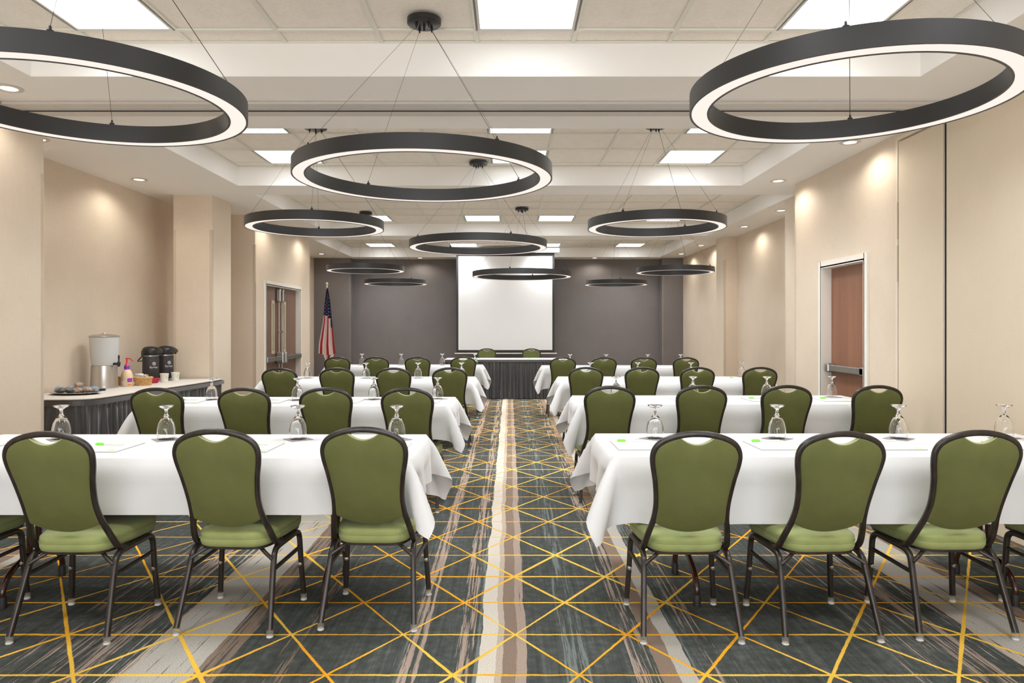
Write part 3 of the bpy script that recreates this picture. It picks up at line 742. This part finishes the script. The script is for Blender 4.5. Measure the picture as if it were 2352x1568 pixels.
pad_b = MB().box(-.1085, .1085, -.1405, .1405, -.0002, .0016).mesh('backing_card', PEDGE)
pp = MB(); z0 = .0046; z1 = .0050
pp.box(-.108, .108, .130, .14, z0, z1, 0)
lx = .055
for a in ((0, .012, -.118, -.104), (.014, .026, -.112, -.098), (.028, .040, -.122, -.108), (.012, .030, -.128, -.120)): pp.box(lx+a[0], lx+a[1], a[2], a[3], z0, z1, 1)
pp.box(-.02, .050, -.1190, -.1165, z0, z1, 0)
pr_m = pp.mesh('printed_logo', [GRNL, GRNP])
pen_m = MB(); pen_m.tube([(-.027, 0, .0075), (.078, 0, .0075)], circ(.0052, 10)); pen_m.lathe([(0, 0)], n=3) if False else None
pen_m = pen_m.mesh('barrel', PENW, 50)
cap_m = MB().tube([(-.070, 0, .0078), (-.026, 0, .0078)], circ(.0062, 10)).mesh('cap', CAPG, 50)
clip_m = MB().box(-.066, -.034, -.0012, .0012, .0135, .0155).mesh('clip', CAPG)
pt_m = MB().box(.02, .055, -.003, .003, .0126, .0128).mesh('print', BARR)
GL = {(0, 'left'): [(-.62, 3.95), (-1.163, 3.955), (-1.887, 3.95), (-2.47, 3.96)], (0, 'right'): [(.808, 3.985), (1.483, 3.98), (2.156, 3.98), (2.755, 4.0)],
      (1, 'left'): [(-.617, 6.19), (-1.16, 6.15), (-1.80, 6.10), (-2.54, 6.13)], (1, 'right'): [(.936, 6.30), (1.61, 6.30), (2.258, 6.30), (2.845, 6.34)],
      (2, 'left'): [(-.586, 8.80), (-1.116, 8.78), (-1.745, 8.75), (-2.46, 8.76)], (2, 'right'): [(.998, 8.85), (1.582, 8.85), (2.237, 8.85), (2.884, 8.92)],
      (3, 'left'): [(-.563, 11.72), (-1.098, 11.76), (-1.768, 11.76), (-2.413, 11.76)], (3, 'right'): [(.972, 11.5), (1.548, 11.5), (2.217, 11.5), (2.741, 11.5)]}
PADX = {(0, 'left'): [-.63, -1.306, -2.05, -2.75], (0, 'right'): [.655, 1.372, 1.99, 2.66]}
for (r_, side), gl in GL.items():
    ytab = [t for t in TABLES if t[0] == r_ and t[1] == side][0][3]
    for k, (x, y) in enumerate(gl):
        where = f'{ROWN[r_]} table {side} of aisle, {["nearest the aisle", "second from aisle", "third from aisle", "fourth from aisle"][k]}'
        o = bpy.data.objects.new('paper_napkin', nap_m); COL.objects.link(o); o.location = (x, y, ZT); o.rotation_euler = (0, 0, R(38+rnd.uniform(-12, 12)))
        tag(o, f'grey napkin under a glass, {where}', 'napkin', 'grey napkins under the glasses')
        q_ = bpy.data.objects.new('printed_mark', nm_p); COL.objects.link(q_); q_.parent = o
        o = bpy.data.objects.new('water_goblet', gob_m); COL.objects.link(o); o.location = (x, y, ZT+.0016); o.rotation_euler = (0, 0, rnd.uniform(0, 6))
        tag(o, f'upside-down stemmed glass, {where}', 'glass', 'upturned water goblets on the tables')
        px = PADX[(0, side)][k] if r_ == 0 else x+(-.11 if side == 'right' else -.13)
        if r_ > 0 and side == 'left': px = [-.69, -1.35, -1.985, -2.66][k]
        if r_ > 0 and side == 'right': px = [.80, 1.50, 2.13, 2.74][k]
        py = ytab-.02 if r_ else (3.685 if side == 'left' else 3.745)
        rz = R(rnd.uniform(-3, 3)) if r_ else R(1.0*(-1 if side == 'left' else 1))
        t = thing('notepad', f'white notepad, green print, {where}', 'notepad', (px, py, ZT+.0003), rz, 'white notepads on the tables')
        for nm, me in (('paper_block', pad_m), ('backing_card', pad_b), ('printed_logo', pr_m)):
            q_ = bpy.data.objects.new(nm, me); COL.objects.link(q_); q_.parent = t
        t = thing('felt_pen', f'green-capped white pen, {where}', 'pen', (px-.01 if side == 'right' else px-.02, py+(.085 if r_ == 0 and side == 'right' else .03), ZT+.0052), rz+R(rnd.uniform(-4, 2)), 'green capped pens on the notepads')
        for nm, me in (('barrel', pen_m), ('cap', cap_m), ('clip', clip_m), ('print', pt_m)):
            q_ = bpy.data.objects.new(nm, me); COL.objects.link(q_); q_.parent = t

# ================================================================== SKIRTED TABLES
def skirt(mb, path, ztop, zbot, pitch=.075, amp=.016, closed=False):
    """pleated skirt following path; zbot hem"""
    pts = [Vector((x, y, 0)) for x, y in path]; L = [0]
    for i in range(1, len(pts)): L.append(L[-1]+(pts[i]-pts[i-1]).length)
    tot = L[-1]; n = int(tot/.011); cols = []; rr = random.Random(3)
    ph = 0; zs = [1, .93, .8, .6, .4, .2, 0]
    phases = [rr.uniform(.7, 1.5) for _ in range(400)]
    for i in range(n+1):
        s_ = tot*i/n; x = np.interp(s_, L, [p.x for p in pts]); y = np.interp(s_, L, [p.y for p in pts])
        e = .01; x2 = np.interp(min(s_+e, tot), L, [p.x for p in pts])-np.interp(max(s_-e, 0), L, [p.x for p in pts]); y2 = np.interp(min(s_+e, tot), L, [p.y for p in pts])-np.interp(max(s_-e, 0), L, [p.y for p in pts])
        d = math.hypot(x2, y2) or 1; nx_, ny_ = y2/d, -x2/d
        ph += (2*math.pi*.011/pitch)*phases[int(s_/.09) % 400]
        cols.append([(x+nx_*o_, y+ny_*o_, zbot+(ztop-zbot)*t_) for t_ in zs for o_ in [amp*(1.1-.95*t_)*math.sin(ph+.5*math.sin(3*t_+s_*5))+amp*.55*(1-t_)*math.sin(ph*.43+1)+.12*amp*math.sin(ph*2.1)*(t_ > .75)]])
    k = len(zs); v = [p for c in cols for p in c]; f = [(i*k+j, i*k+j+1, (i+1)*k+j+1, (i+1)*k+j) for i in range(n) for j in range(k-1)]
    mb.add(v, f)
def band(mb, path, z0, z1, off=.012):
    p = [Vector((x, y, 0)) for x, y in path]
    segs = [(p[i+1]-p[i]).normalized() for i in range(len(p)-1)]; q = []
    for i in range(len(p)):
        a = segs[max(i-1, 0)]; b_ = segs[min(i, len(segs)-1)]; d = (a+b_).normalized(); k = 1/max(.5, d.dot(a))
        q.append(p[i]+Vector((d.y, -d.x, 0))*off*k)
    v = [(w.x, w.y, z) for w in q for z in (z0, z1)]
    mb.add(v, [(2*i, 2*i+2, 2*i+3, 2*i+1) for i in range(len(q)-1)])
# head table
hx0, hx1, hy0, hy1 = -1.25, 1.19, 13.86, 14.55
ht = thing('head_table', 'long head table with charcoal pleated skirt in front of the projection screen', 'table')
MB().bbox(hx0, hx1, hy0, hy1, .735, .760, .004).obj('tabletop', mat('laminate_top'), ht)
mb = MB(); hp = [(hx0, hy1), (hx0, hy0), (hx1, hy0), (hx1, hy1)]; skirt(mb, hp, .752, .012, .085, .034); mb.obj('skirt', SATIN, ht, 80)
mb = MB(); band(mb, hp, .715, .757, .020); mb.obj('skirt_band', SATIN, ht)
for x in (hx0+.25, hx1-.25):
    for y in (hy0+.1, hy1-.1): MB().tube([(x, y, 0), (x, y, .735)], circ(.015, 8)).obj('leg', BROWNLEG, ht, 60)
o = MB().bbox(hx0-.004, hx1+.004, hy0-.022, hy1+.01, .760, .765, .002).obj('table_topper', TOPCLOTH)
tag(o, 'cream cloth topper laid on the skirted head table', 'tablecloth')
for k, x in enumerate((-.56, .44)):
    w = ('left', 'right')[k]
    t = thing('notepad', f'white notepad on the head table in front of the {w} chair', 'notepad', (x, 14.15, .7656), R(2), 'white notepads on the tables')
    for nm, me in (('paper_block', pad_m), ('backing_card', pad_b), ('printed_logo', pr_m)):
        q_ = bpy.data.objects.new(nm, me); COL.objects.link(q_); q_.parent = t
    t = thing('felt_pen', f'green capped pen on the head table in front of the {w} chair', 'pen', (x, 14.12, .7705), R(4), 'green capped pens on the notepads')
    for nm, me in (('barrel', pen_m), ('cap', cap_m), ('clip', clip_m), ('print', pt_m)):
        q_ = bpy.data.objects.new(nm, me); COL.objects.link(q_); q_.parent = t

# buffet table along the left wall
bf = smooth_path([(-4.33, 6.16, 0), (-4.15, 6.155, 0), (-3.95, 6.158, 0), (-3.76, 6.19, 0), (-3.64, 6.29, 0), (-3.60, 6.50, 0), (-3.575, 6.9, 0), (-3.53, 7.4, 0), (-3.485, 7.9, 0), (-3.455, 8.40, 0), (-3.455, 8.64, 0)], 6)
bfp = [(p.x, p.y) for p in bf]
bt = thing('buffet_table', 'curved buffet table with charcoal pleated skirt along the left wall', 'table')
poly = bfp+[(-4.345, 8.64)]
MB().prism(poly, .735, .758).obj('tabletop', mat('laminate_top'), bt)
mb = MB(); sp_ = bfp+[(-3.62, 8.66)]; skirt(mb, sp_, .748, .012, .095, .038); mb.obj('skirt', SATIN, bt, 80)
mb = MB(); band(mb, bfp, .705, .750, .024); mb.obj('skirt_band', SATIN, bt)
for x, y in ((-4.2, 6.35), (-3.75, 6.4), (-4.2, 8.45), (-3.62, 8.45)): MB().tube([(x, y, 0), (x, y, .735)], circ(.015, 8)).obj('leg', BROWNLEG, bt, 60)
o = MB().prism([(x+.016 if i > 4 else x, y-.016 if i < 24 else y) for i, (x, y) in enumerate(bfp)]+[(-4.35, 8.64)], .758, .765).obj('table_topper', TOPCLOTH)
tag(o, 'cream cloth topper on the curved buffet table', 'tablecloth')
ZB = .7655

# beverage dispenser
bd = thing('beverage_dispenser', 'tall clear drinks dispenser on a brushed steel base at the buffet', 'drinks dispenser', (-4.145, 7.35, ZB)); bd.scale = (.96, .96, 1)
MB().lathe([(.0, 0), (.136, 0), (.137, .012), (.132, .03), (.124, .20), (.122, .228), (.0, .228)], n=48).obj('base', STEEL, bd, 40)
MB().lathe([(0, .229), (.116, .229), (.122, .25), (.132, .33), (.139, .42), (.143, .517), (.139, .517), (.135, .42), (.128, .33), (.118, .254), (.110, .238), (0, .236)], n=48).obj('tank', FROST, bd, 60)
MB().lathe([(0, .519), (.147, .519), (.149, .524), (.147, .531), (.10, .544), (.03, .549), (.022, .552), (.022, .556), (.018, .561), (0, .561)], n=48).obj('lid', STEEL, bd, 40)
mb = MB(); a = R(-14); d = Vector((math.cos(a), math.sin(a), 0))
mb.tube([d*.118+Vector((0, 0, .245)), d*.185+Vector((0, 0, .245))], circ(.012, 10)); mb.lathe([(0, -.028), (.010, -.028), (.016, -.01), (.018, .012), (.012, .022), (.007, .026), (.007, .05), (.010, .055), (.008, .088), (0, .09)], tuple(d*.185+Vector((0, 0, .245))), 12)
mb.obj('spigot', BLACKP, bd, 50)
# airpots
def airpot(x, y, lab, rz):
    t = thing('coffee_airpot', lab, 'airpot', (x, y, ZB), rz, 'black coffee airpots on the buffet')
    MB().lathe([(0, 0), (.082, 0), (.083, .02), (.078, .026), (0, .026)], n=36).obj('base_ring', STEEL, t, 40)
    MB().lathe([(0, .026), (.084, .026), (.086, .03), (.086, .285), (.083, .29), (0, .29)], n=36).obj('body', mat('charcoal_powder_coat', lin=(.028, .025, .026, 1), rough=.5), t, 40)
    MB().lathe([(0, .29), (.083, .29), (.083, .298), (0, .298)], n=36).obj('collar_band', STEEL, t, 40)
    mb = MB(); mb.lathe([(0, .298), (.084, .298), (.090, .305), (.092, .345), (.086, .372), (.066, .392), (.03, .400), (0, .401)], n=36)
    # spout nose
    v = []; 
    for X_, hw, z0_, z1_ in ((.03, .055, .318, .397), (.075, .052, .320, .388), (.105, .046, .322, .372), (.128, .038, .324, .352)):
        v += [(X_, -hw, z0_), (X_, hw, z0_), (X_, hw*.8, z1_), (X_, -hw*.8, z1_)]
    f = [(i*4+j, i*4+(j+1) % 4, (i+1)*4+(j+1) % 4, (i+1)*4+j) for i in range(3) for j in range(4)]+[(0, 3, 2, 1), (12, 13, 14, 15)]
    mb.add(v, f); mb.tube([(.112, 0, .325), (.112, 0, .305)], circ(.012, 10)); mb.bbox(-.103, -.085, -.012, .012, .295, .350, .003)
    hd = mb.obj('pump_head', BLACKP, t, 45)
    MB().bbox(.035, .070, -.018, .018, .393, .398, .002).obj('pump_button', SILVER, hd)
    MB().tube(smooth_path([(-.02, -.092, .315), (-.06, -.090, .285), (-.105, -.070, .245), (-.125, -.03, .232), (-.128, 0, .230), (-.125, .03, .232), (-.105, .070, .245), (-.06, .090, .285), (-.02, .092, .315)], 4), rrect(.016, .010, .004), up=(0, 0, 1)).obj('carry_handle', BLACKP, t, 50)
    # round emblem and lettering wrapped on the body
    cu = bpy.data.curves.new('txt', 'FONT'); cu.body = 'Baristas'; cu.size = .030; cu.align_x = 'CENTER'; cu.extrude = .0
    to = bpy.data.objects.new('txt', cu); COL.objects.link(to); bpy.context.view_layer.update()
    me = bpy.data.meshes.new_from_object(to.evaluated_get(bpy.context.evaluated_depsgraph_get())); bpy.data.objects.remove(to)
    mb = MB(); mb.add([(v.co.x, v.co.y-.018, 0) for v in me.vertices], [tuple(p.vertices) for p in me.polygons])
    n = 28
    ring = [(.019*math.cos(2*math.pi*i/n), .032+.019*math.sin(2*math.pi*i/n), 0) for i in range(n)]+[(.014*math.cos(2*math.pi*i/n), .032+.014*math.sin(2*math.pi*i/n), 0) for i in range(n)]
    mb.add(ring, [(i, (i+1) % n, n+(i+1) % n, n+i) for i in range(n)])
    mb.add([(-.006, .044, 0), (.002, .040, 0), (-.002, .030, 0), (-.008, .032, 0)], [(0, 1, 2, 3)]); mb.add([(.0, .030, 0), (.006, .036, 0), (.009, .026, 0), (.003, .020, 0)], [(0, 1, 2, 3)])
    mb.add([(-.025, -.030, 0), (.025, -.030, 0), (.025, -.027, 0), (-.025, -.027, 0)], [(0, 1, 2, 3)])
    base = R(-41); out = []
    for x_, y_, _ in mb.v:
        aa = base+x_/.0865; out.append((.0866*math.cos(aa), .0866*math.sin(aa), .175+y_))
    mb.v = out; mb.obj('printed_logo', mat('white_print', lin=(.7, .7, .68, 1), rough=.5), t)['kind'] = 'stuff'
airpot(-4.08, 8.17, 'black coffee airpot on the buffet, nearer one with handle hanging left', R(2))
airpot(-4.03, 8.42, 'black coffee airpot on the buffet, farther one close to the column', R(4))
# creamer bottle
PEACH = mat('creamer_label', lin=(.80, .60, .40, 1), rough=.35); REDP = mat('red_plastic', lin=(.75, .02, .04, 1), rough=.3); PURP = mat('purple_plastic', lin=(.22, .03, .5, 1), rough=.3)
cb = thing('creamer_bottle', 'peach coffee creamer bottle with a red pump and purple neck on the buffet', 'bottle', (-4.015, 7.54, ZB))
MB().lathe([(0, 0), (.054, 0), (.058, .006), (.058, .10), (.055, .125), (.044, .155), (.028, .175), (0, .178)], n=32).obj('bottle', PEACH, cb, 50)
MB().lathe([(0, .174), (.026, .174), (.028, .182), (.024, .190), (.028, .198), (.026, .212), (0, .214)], n=24).obj('neck_collar', PURP, cb, 50)
mb = MB(); mb.lathe([(0, .212), (.024, .212), (.018, .228), (.008, .236), (.007, .285), (.012, .288), (.012, .296), (0, .298)], n=20)
mb.tube(smooth_path([(0, 0, .292), (.03, -.015, .290), (.060, -.03, .284), (.078, -.04, .270), (.078, -.04, .262)], 4), circ(.006, 8)); mb.obj('pump', REDP, cb, 50)
def patch(mb, r, a0, da, z0, z1, mi):
    n = 8; v = []; 
    for i in range(n+1):
        a_ = a0+da*i/n; v += [(r*math.cos(a_), r*math.sin(a_), z0), (r*math.cos(a_), r*math.sin(a_), z1)]
    mb.add(v, [(2*i, 2*i+2, 2*i+3, 2*i+1) for i in range(n)], mi)
mb = MB(); patch(mb, .0586, R(-58), R(55), .045, .085, 0); patch(mb, .0588, R(-45), R(35), .055, .066, 1); patch(mb, .0588, R(-55), R(40), .012, .026, 2); patch(mb, .0588, R(-120), R(40), .015, .06, 3); patch(mb, .0590, R(-115), R(12), .018, .028, 1)
mb.obj('printed_label', [PURP, mat('label_red', lin=(.7, .06, .05, 1)), mat('label_orange', lin=(.75, .25, .05, 1)), mat('label_cream', lin=(.8, .7, .58, 1))], cb)['kind'] = 'stuff'
# baskets
WICK = mat('wicker', lin=(.62, .36, .13, 1), rough=.6)
_wv = N(WICK, 'ShaderNodeTexWave'); _wv.inputs['Scale'].default_value = 38; LK(WICK, coords(WICK), _wv.inputs[0])
LK(WICK, ramp(WICK, noise(WICK, coords(WICK, scale=(60, 60, 60)), 1, 2), [(.3, (.46, .24, .08)), (.7, (.74, .48, .20))]), bsdf(WICK).inputs['Base Color'])
def basket(x, y, rx, ry, h, lab, rz=0):
    t = thing('wicker_basket', lab, 'basket', (x, y, ZB), rz)
    MB().lathe([(0, 0), (1, 0), (1, .004), (0, .004)], n=28).obj('basket_floor', WICK, t).scale = (rx*.86, ry*.86, 1)
    mb = MB(); nst = 34
    for k in range(nst):
        a = 2*math.pi*k/nst; c, s_ = math.cos(a), math.sin(a)
        mb.tube([(rx*.86*c, ry*.86*s_, 0.002), (rx*c, ry*s_, h)], circ(.0045, 5))
    mb.obj('stakes', WICK, t, 60)['kind'] = 'stuff'
    mb = MB(); nl = int(h/.0085)
    for j in range(nl):
        u = .86+.14*(j+.5)/nl; z = (j+.5)*h/nl; pts = []
        for k in range(69):
            a = 2*math.pi*k/68; w_ = (.0028 if (k+j) % 2 else -.0028); pts.append(((rx*u+w_)*math.cos(a), (ry*u+w_)*math.sin(a), z))
        mb.tube(pts, circ(.0042, 5), up=(0, 0, 1), cap=False)
    mb.obj('weave', WICK, t, 60)['kind'] = 'stuff'
    pts = [((rx+.004)*math.cos(2*math.pi*k/40), (ry+.004)*math.sin(2*math.pi*k/40), h+.002) for k in range(41)]
    MB().tube(pts, circ(.009, 8), up=(0, 0, 1), cap=False).obj('rim', WICK, t, 60)
    return t
basket(-3.905, 7.66, .088, .072, .080, 'oval wicker basket full of white sachets on the buffet')
basket(-4.115, 7.70, .075, .07, .085, 'wicker basket half hidden behind the creamer bottle')
SACH = mat('sachet_paper', lin=(.78, .74, .70, 1), rough=.5)
for k in range(12):
    a = rnd.uniform(0, 6.28); r_ = rnd.uniform(0, .055)
    o = MB().bbox(-.028, .028, -.019, .019, -.0025, .0025, .0018).obj('sugar_sachet', SACH)
    o.location = (-3.905+r_*math.cos(a)*1.2, 7.66+r_*math.sin(a), ZB+.060+.0042*k); o.rotation_euler = (rnd.uniform(-.5, .5), rnd.uniform(-.5, .5), rnd.uniform(0, 3))
    tag(o, 'small white sachet in the oval wicker basket on the buffet', 'sachet', 'white sachets in the oval wicker basket')
# stack of white lids behind
LIDW = mat('white_plastic', lin=(.72, .76, .77, 1), rough=.35)
for k in range(6):
    o = MB().lathe([(0, .012), (.040, .012), (.0415, .008), (.044, .006), (.044, .0), (.0415, .0), (.0405, .006), (0, .008)], n=28).obj('cup_lid', LIDW, None, 50)
    o.location = (-4.035, 7.83, ZB+.038+k*.0125); tag(o, 'white cup lid, '+['lowest', 'second from the bottom', 'third from the bottom', 'third from the top', 'second from the top', 'topmost'][k]+' in the stack behind the wicker basket', 'lid', 'stacked white cup lids on the buffet')
t = MB().lathe([(0, 0), (.04, 0), (.046, .036), (.043, .036), (.038, .004), (0, .004)], n=28).obj('lid_holder', LIDW, None, 50); t.location = (-4.035, 7.83, ZB)
tag(t, 'white round holder under the stack of cup lids', 'holder')
# red plastic basket with holes
t = thing('plastic_basket', 'low red plastic food basket with square holes on the buffet', 'basket', (-3.975, 7.96, ZB))
REDB = mat('crimson_plastic', lin=(.50, .03, .07, 1), rough=.35)
MB().prism([(.052*math.cos(2*math.pi*k/24)*1.15, .045*math.sin(2*math.pi*k/24)) for k in range(24)], 0, .003).obj('basket_floor', REDB, t)
mb = MB(); nst = 40
for j in range(4):
    u = .72+.28*j/3; z = .003+.048*j/3
    mb.tube([(.098*u*math.cos(2*math.pi*k/40), .075*u*math.sin(2*math.pi*k/40), z) for k in range(41)], rrect(.003, .009 if j in (0, 3) else .006, .001, 2), up=(0, 0, 1), cap=False)
for k in range(nst):
    c, s_ = math.cos(2*math.pi*k/nst), math.sin(2*math.pi*k/nst); mb.tube([(.098*.72*c, .075*.72*s_, .002), (.098*c, .075*s_, .051)], circ(.0028, 4))
mb.obj('slotted_side', REDB, t, 40)
# paper cups
for x, y, lab in ((-3.915, 8.15, 'white paper cup on the buffet, left of the pair by the airpots'), (-3.888, 8.36, 'white paper cup on the buffet, right of the pair by the airpots')):
    t = thing('paper_cup', lab, 'cup', (x, y, ZB), R(10), 'white paper cups on the buffet')
    MB().lathe([(0, .004), (.034, .004), (.035, 0), (.036, 0), (.047, .089), (.049, .092), (.048, .094), (.045, .092), (.034, .008), (0, .008)], n=28).obj('cup_wall', mat('paper_cup_white', lin=(.80, .78, .72, 1), rough=.5), t, 50)
    mb = MB(); patch(mb, .0455, R(-50), R(26), .055, .068, 0); patch(mb, .0440, R(-62), R(30), .036, .045, 0); mb.obj('printed_mark', GRNL, t)['kind'] = 'stuff'
# pastry tray
t = thing('pastry_tray', 'oval silver tray of wrapped pastries at the near end of the buffet', 'tray', (-4.01, 6.64, ZB))
o = MB().lathe([(0, .003), (.80, .003), (.88, .012), (.98, .016), (1, .020), (.99, .022), (.88, .016), (.78, .007), (0, .007)], n=48).obj('tray_dish', STEEL, t, 40); o.scale = (.222, .165, 1)
FILM = mat('clear_wrap', lin=(.86, .91, .95, 1), rough=.08, Alpha=.30); FILMB = mat('blue_printed_wrap', lin=(.30, .46, .72, 1), rough=.2, Alpha=.8)
BUN = mat('baked_crust', lin=(.55, .27, .09, 1), rough=.55); CHOC = mat('chocolate_crust', lin=(.07, .03, .018, 1), rough=.5)
for m_ in (BUN,): LK(m_, ramp(m_, noise(m_, coords(m_, scale=(40, 40, 40)), 1, 3), [(.35, (.36, .14, .04)), (.65, (.72, .44, .18))]), bsdf(m_).inputs['Base Color'])
_vf = N(FILM, 'ShaderNodeTexVoronoi'); _vf.feature = 'F1'; LK(FILM, coords(FILM, scale=(70, 70, 70)), _vf.inputs[0]); bump(FILM, _vf.outputs['Distance'], .9, .012)
_va = noise(FILM, coords(FILM, scale=(45, 45, 45)), 1, 3, .7); LK(FILM, ramp(FILM, _va, [(.42, (.12, .12, .12)), (.60, (.62, .62, .62))]), bsdf(FILM).inputs['Alpha'])
def lump(r, sx, sy, sz, seed, amp):
    bm = bmesh.new(); bmesh.ops.create_icosphere(bm, subdivisions=3, radius=1); rs = random.Random(seed)
    ph = [(rs.uniform(2, 9), rs.uniform(2, 9), rs.uniform(2, 9), rs.uniform(0, 6)) for _ in range(6)]
    for v in bm.verts:
        d = sum(math.sin(a*v.co.x+b_*v.co.y+c*v.co.z+p) for a, b_, c, p in ph)/6; v.co = Vector((v.co.x*sx, v.co.y*sy, v.co.z*sz))*r*(1+amp*d)
    mb = MB(); bm.verts.index_update(); mb.add([v.co[:] for v in bm.verts], [[v.index for v in f.verts] for f in bm.faces]); bm.free(); return mb
PS = [(-.155, .01), (-.095, -.055), (-.075, .05), (-.02, -.06), (.0, .045), (.06, -.05), (.075, .03), (.125, -.02), (.155, .03), (.03, .0)]
PO = ['first', 'second', 'third', 'fourth', 'fifth', 'sixth', 'seventh', 'eighth', 'ninth', 'topmost']
rk = {q: i for i, q in enumerate(sorted(range(9), key=lambda q: PS[q][0]))}
for k, (dx, dy) in enumerate(PS):
    up = .045 if k == 9 else 0
    p = thing('wrapped_pastry', f'film-wrapped {"dark" if k in (1, 3, 8) else "golden"} muffin on the silver tray, {"topmost, in the middle" if k == 9 else PO[rk[k]]+" from the left"}', 'pastry', (-4.01+dx, 6.64+dy, ZB+.040+up), rnd.uniform(0, 6), 'wrapped muffins on the silver tray')
    lump(.033, 1.15, 1.0, .72, k, .14).obj('muffin', CHOC if k in (1, 3, 8) else BUN, p, 60)
    w = lump(.0415, 1.35, .98, .74, k+20, .28); w.obj('wrapper', FILM, p, 80)
    if k % 2 == 0: lump(.0375, .30, .98, .84, k+20, .12).obj('printed_band', FILMB, p, 80).location = (.022, 0, .0)
o = MB().bbox(-.036, .036, -.02, .02, 0, .018, .004).obj('card_holder', BLACKP); o.location = (-3.84, 6.98, ZB); o.rotation_euler = (0, 0, R(12))
tag(o, 'small black block on the buffet beside the pastry tray', 'card holder')
bpy.data.objects['card_holder'].location = (-3.975, 7.0, ZB)

# ================================================================== SCREEN
ps = thing('projection_screen', 'large white pull-down projection screen with black border on the grey wall', 'projection screen', (0, 16.02, 0))
sx0, sx1 = -1.185, 1.005
MB().bbox(-1.30, 1.12, -.05, .06, 3.045, 3.145, .01).obj('case', mat('white_powder_coat', lin=(.68, .66, .63, 1), rough=.4), ps, 40)
MB().box(.93, .96, -.053, -.050, 3.09, 3.102).obj('case_label', SCREENB, ps)
MB().box(sx0, sx1, 0, .003, .825, 3.05).obj('black_border', SCREENB, ps)
MB().box(sx0+.048, sx1-.048, -.0015, 0, .88, 2.972).obj('screen_fabric', SCREENW, ps)
mb = MB().tube([(-1.22, 0, .802), (1.06, 0, .802)], circ(.014, 10)); mb.obj('bottom_bar', mat('ivory_bar', lin=(.66, .60, .52, 1), rough=.4), ps, 50)
# ================================================================== FLAG
fl = thing('flag_stand', 'United States flag furled on a leaning ivory pole by the grey wall', 'flag', (-4.05, 15.75, 0))
MB().lathe([(0, 0), (.14, 0), (.14, .015), (.05, .05), (.03, .09), (0, .09)], n=28).obj('base', mat('gold_base', lin=(.5, .36, .14, 1), rough=.3, metal=1), fl, 40)
IV = mat('ivory_pole', lin=(.75, .66, .53, 1), rough=.35)
MB().tube([(0, 0, .05), (.05, 0, 2.28)], circ(.014, 12)).obj('pole', IV, fl, 50)
MB().lathe([(0, 0), (.02, 0), (.022, .02), (.014, .03), (.026, .06), (.026, .08), (.012, .10), (0, .10)], (.051, 0, 2.27), 16).obj('finial', IV, fl, 50)
# cloth: across = hoist direction gathered in folds, down = fly
nu, nv = 84, 50; mb = MB()
FB, FR, FW = mat('flag_blue', lin=(.012, .016, .07, 1), rough=.75), mat('flag_red', lin=(.46, .012, .025, 1), rough=.75), mat('flag_white', lin=(.74, .69, .66, 1), rough=.75)
def fpos(u, v):
    z = 2.24-1.42*v
    wl = np.interp(v, [0, .2, .5, .85, 1], [.0, -.035, -.075, -.165, -.175]); wr_ = np.interp(v, [0, .2, .5, .85, 1], [.03, .085, .13, .185, .215])
    x = .05+wl+(wr_-wl)*u
    y = -.035-.035*v+(.010+.028*v)*math.sin(u*2*math.pi*2.6+.9*v)
    z -= .10*v*v*math.sin(u*3)*(.4)
    return (x, y, z)
for i in range(nu+1):
    for j in range(nv+1): mb.v.append(fpos(i/nu, j/nv))
for i in range(nu):
    for j in range(nv):
        u, v = (i+.5)/nu, (j+.5)/nv; cv_ = .43 if u < .62 else (.60 if u > .8 else .47)
        if v < cv_: mi = 0
        else:
            uu = u*5.25+.6; mi = 2 if int(uu) % 2 == 0 else 1
        mb.f.append((i*(nv+1)+j, (i+1)*(nv+1)+j, (i+1)*(nv+1)+j+1, i*(nv+1)+j+1)); mb.m.append(mi)
fo = mb.obj('flag_cloth', [FB, FR, FW], fl, 80)
mb = MB(); nu2, nv2 = 56, 18
for i in range(nu2+1):
    for j in range(nv2+1):
        u, v = i/nu2, j/nv2; x0_, y0_, z0_ = fpos(.02+.90*u, .985)
        mb.v.append((x0_+.11*v*(1-u)*1.1, y0_+.018, z0_+.02-.03*u-(.05+.20*math.sin(min(1, u*1.25)*math.pi*.72))*v))
for i in range(nu2):
    for j in range(nv2):
        u, v = (i+.5)/nu2, (j+.5)/nv2; mb.f.append((i*(nv2+1)+j, (i+1)*(nv2+1)+j, (i+1)*(nv2+1)+j+1, i*(nv2+1)+j+1)); mb.m.append(1 if int(u*4.6+v*1.6+.3) % 2 else 2)
mb.obj('lower_fold', [FB, FR, FW], fl, 80)
mb = MB(); rs = random.Random(4)
for row in range(7):
    for c_ in range(4):
        v = .10+.052*row+(.026 if c_ % 2 else 0); u = .16+.22*c_+rs.uniform(-.02, .02)
        if u > .62: v += .03
        if v < .07 or (row < 2 and c_ in (0,)): continue
        x_, y_, z_ = fpos(u, v); r_ = .0105+.003*row/6; st = []
        for k in range(10):
            a = math.pi/2+k*math.pi/5; q_ = r_ if k % 2 == 0 else r_*.42; st.append((x_+q_*math.cos(a), y_-.006, z_+q_*math.sin(a)))
        mb.add(st+[(x_, y_-.006, z_)], [(k, (k+1) % 10, 10) for k in range(10)])
mb.obj('stars', FW, fl)['kind'] = 'stuff'
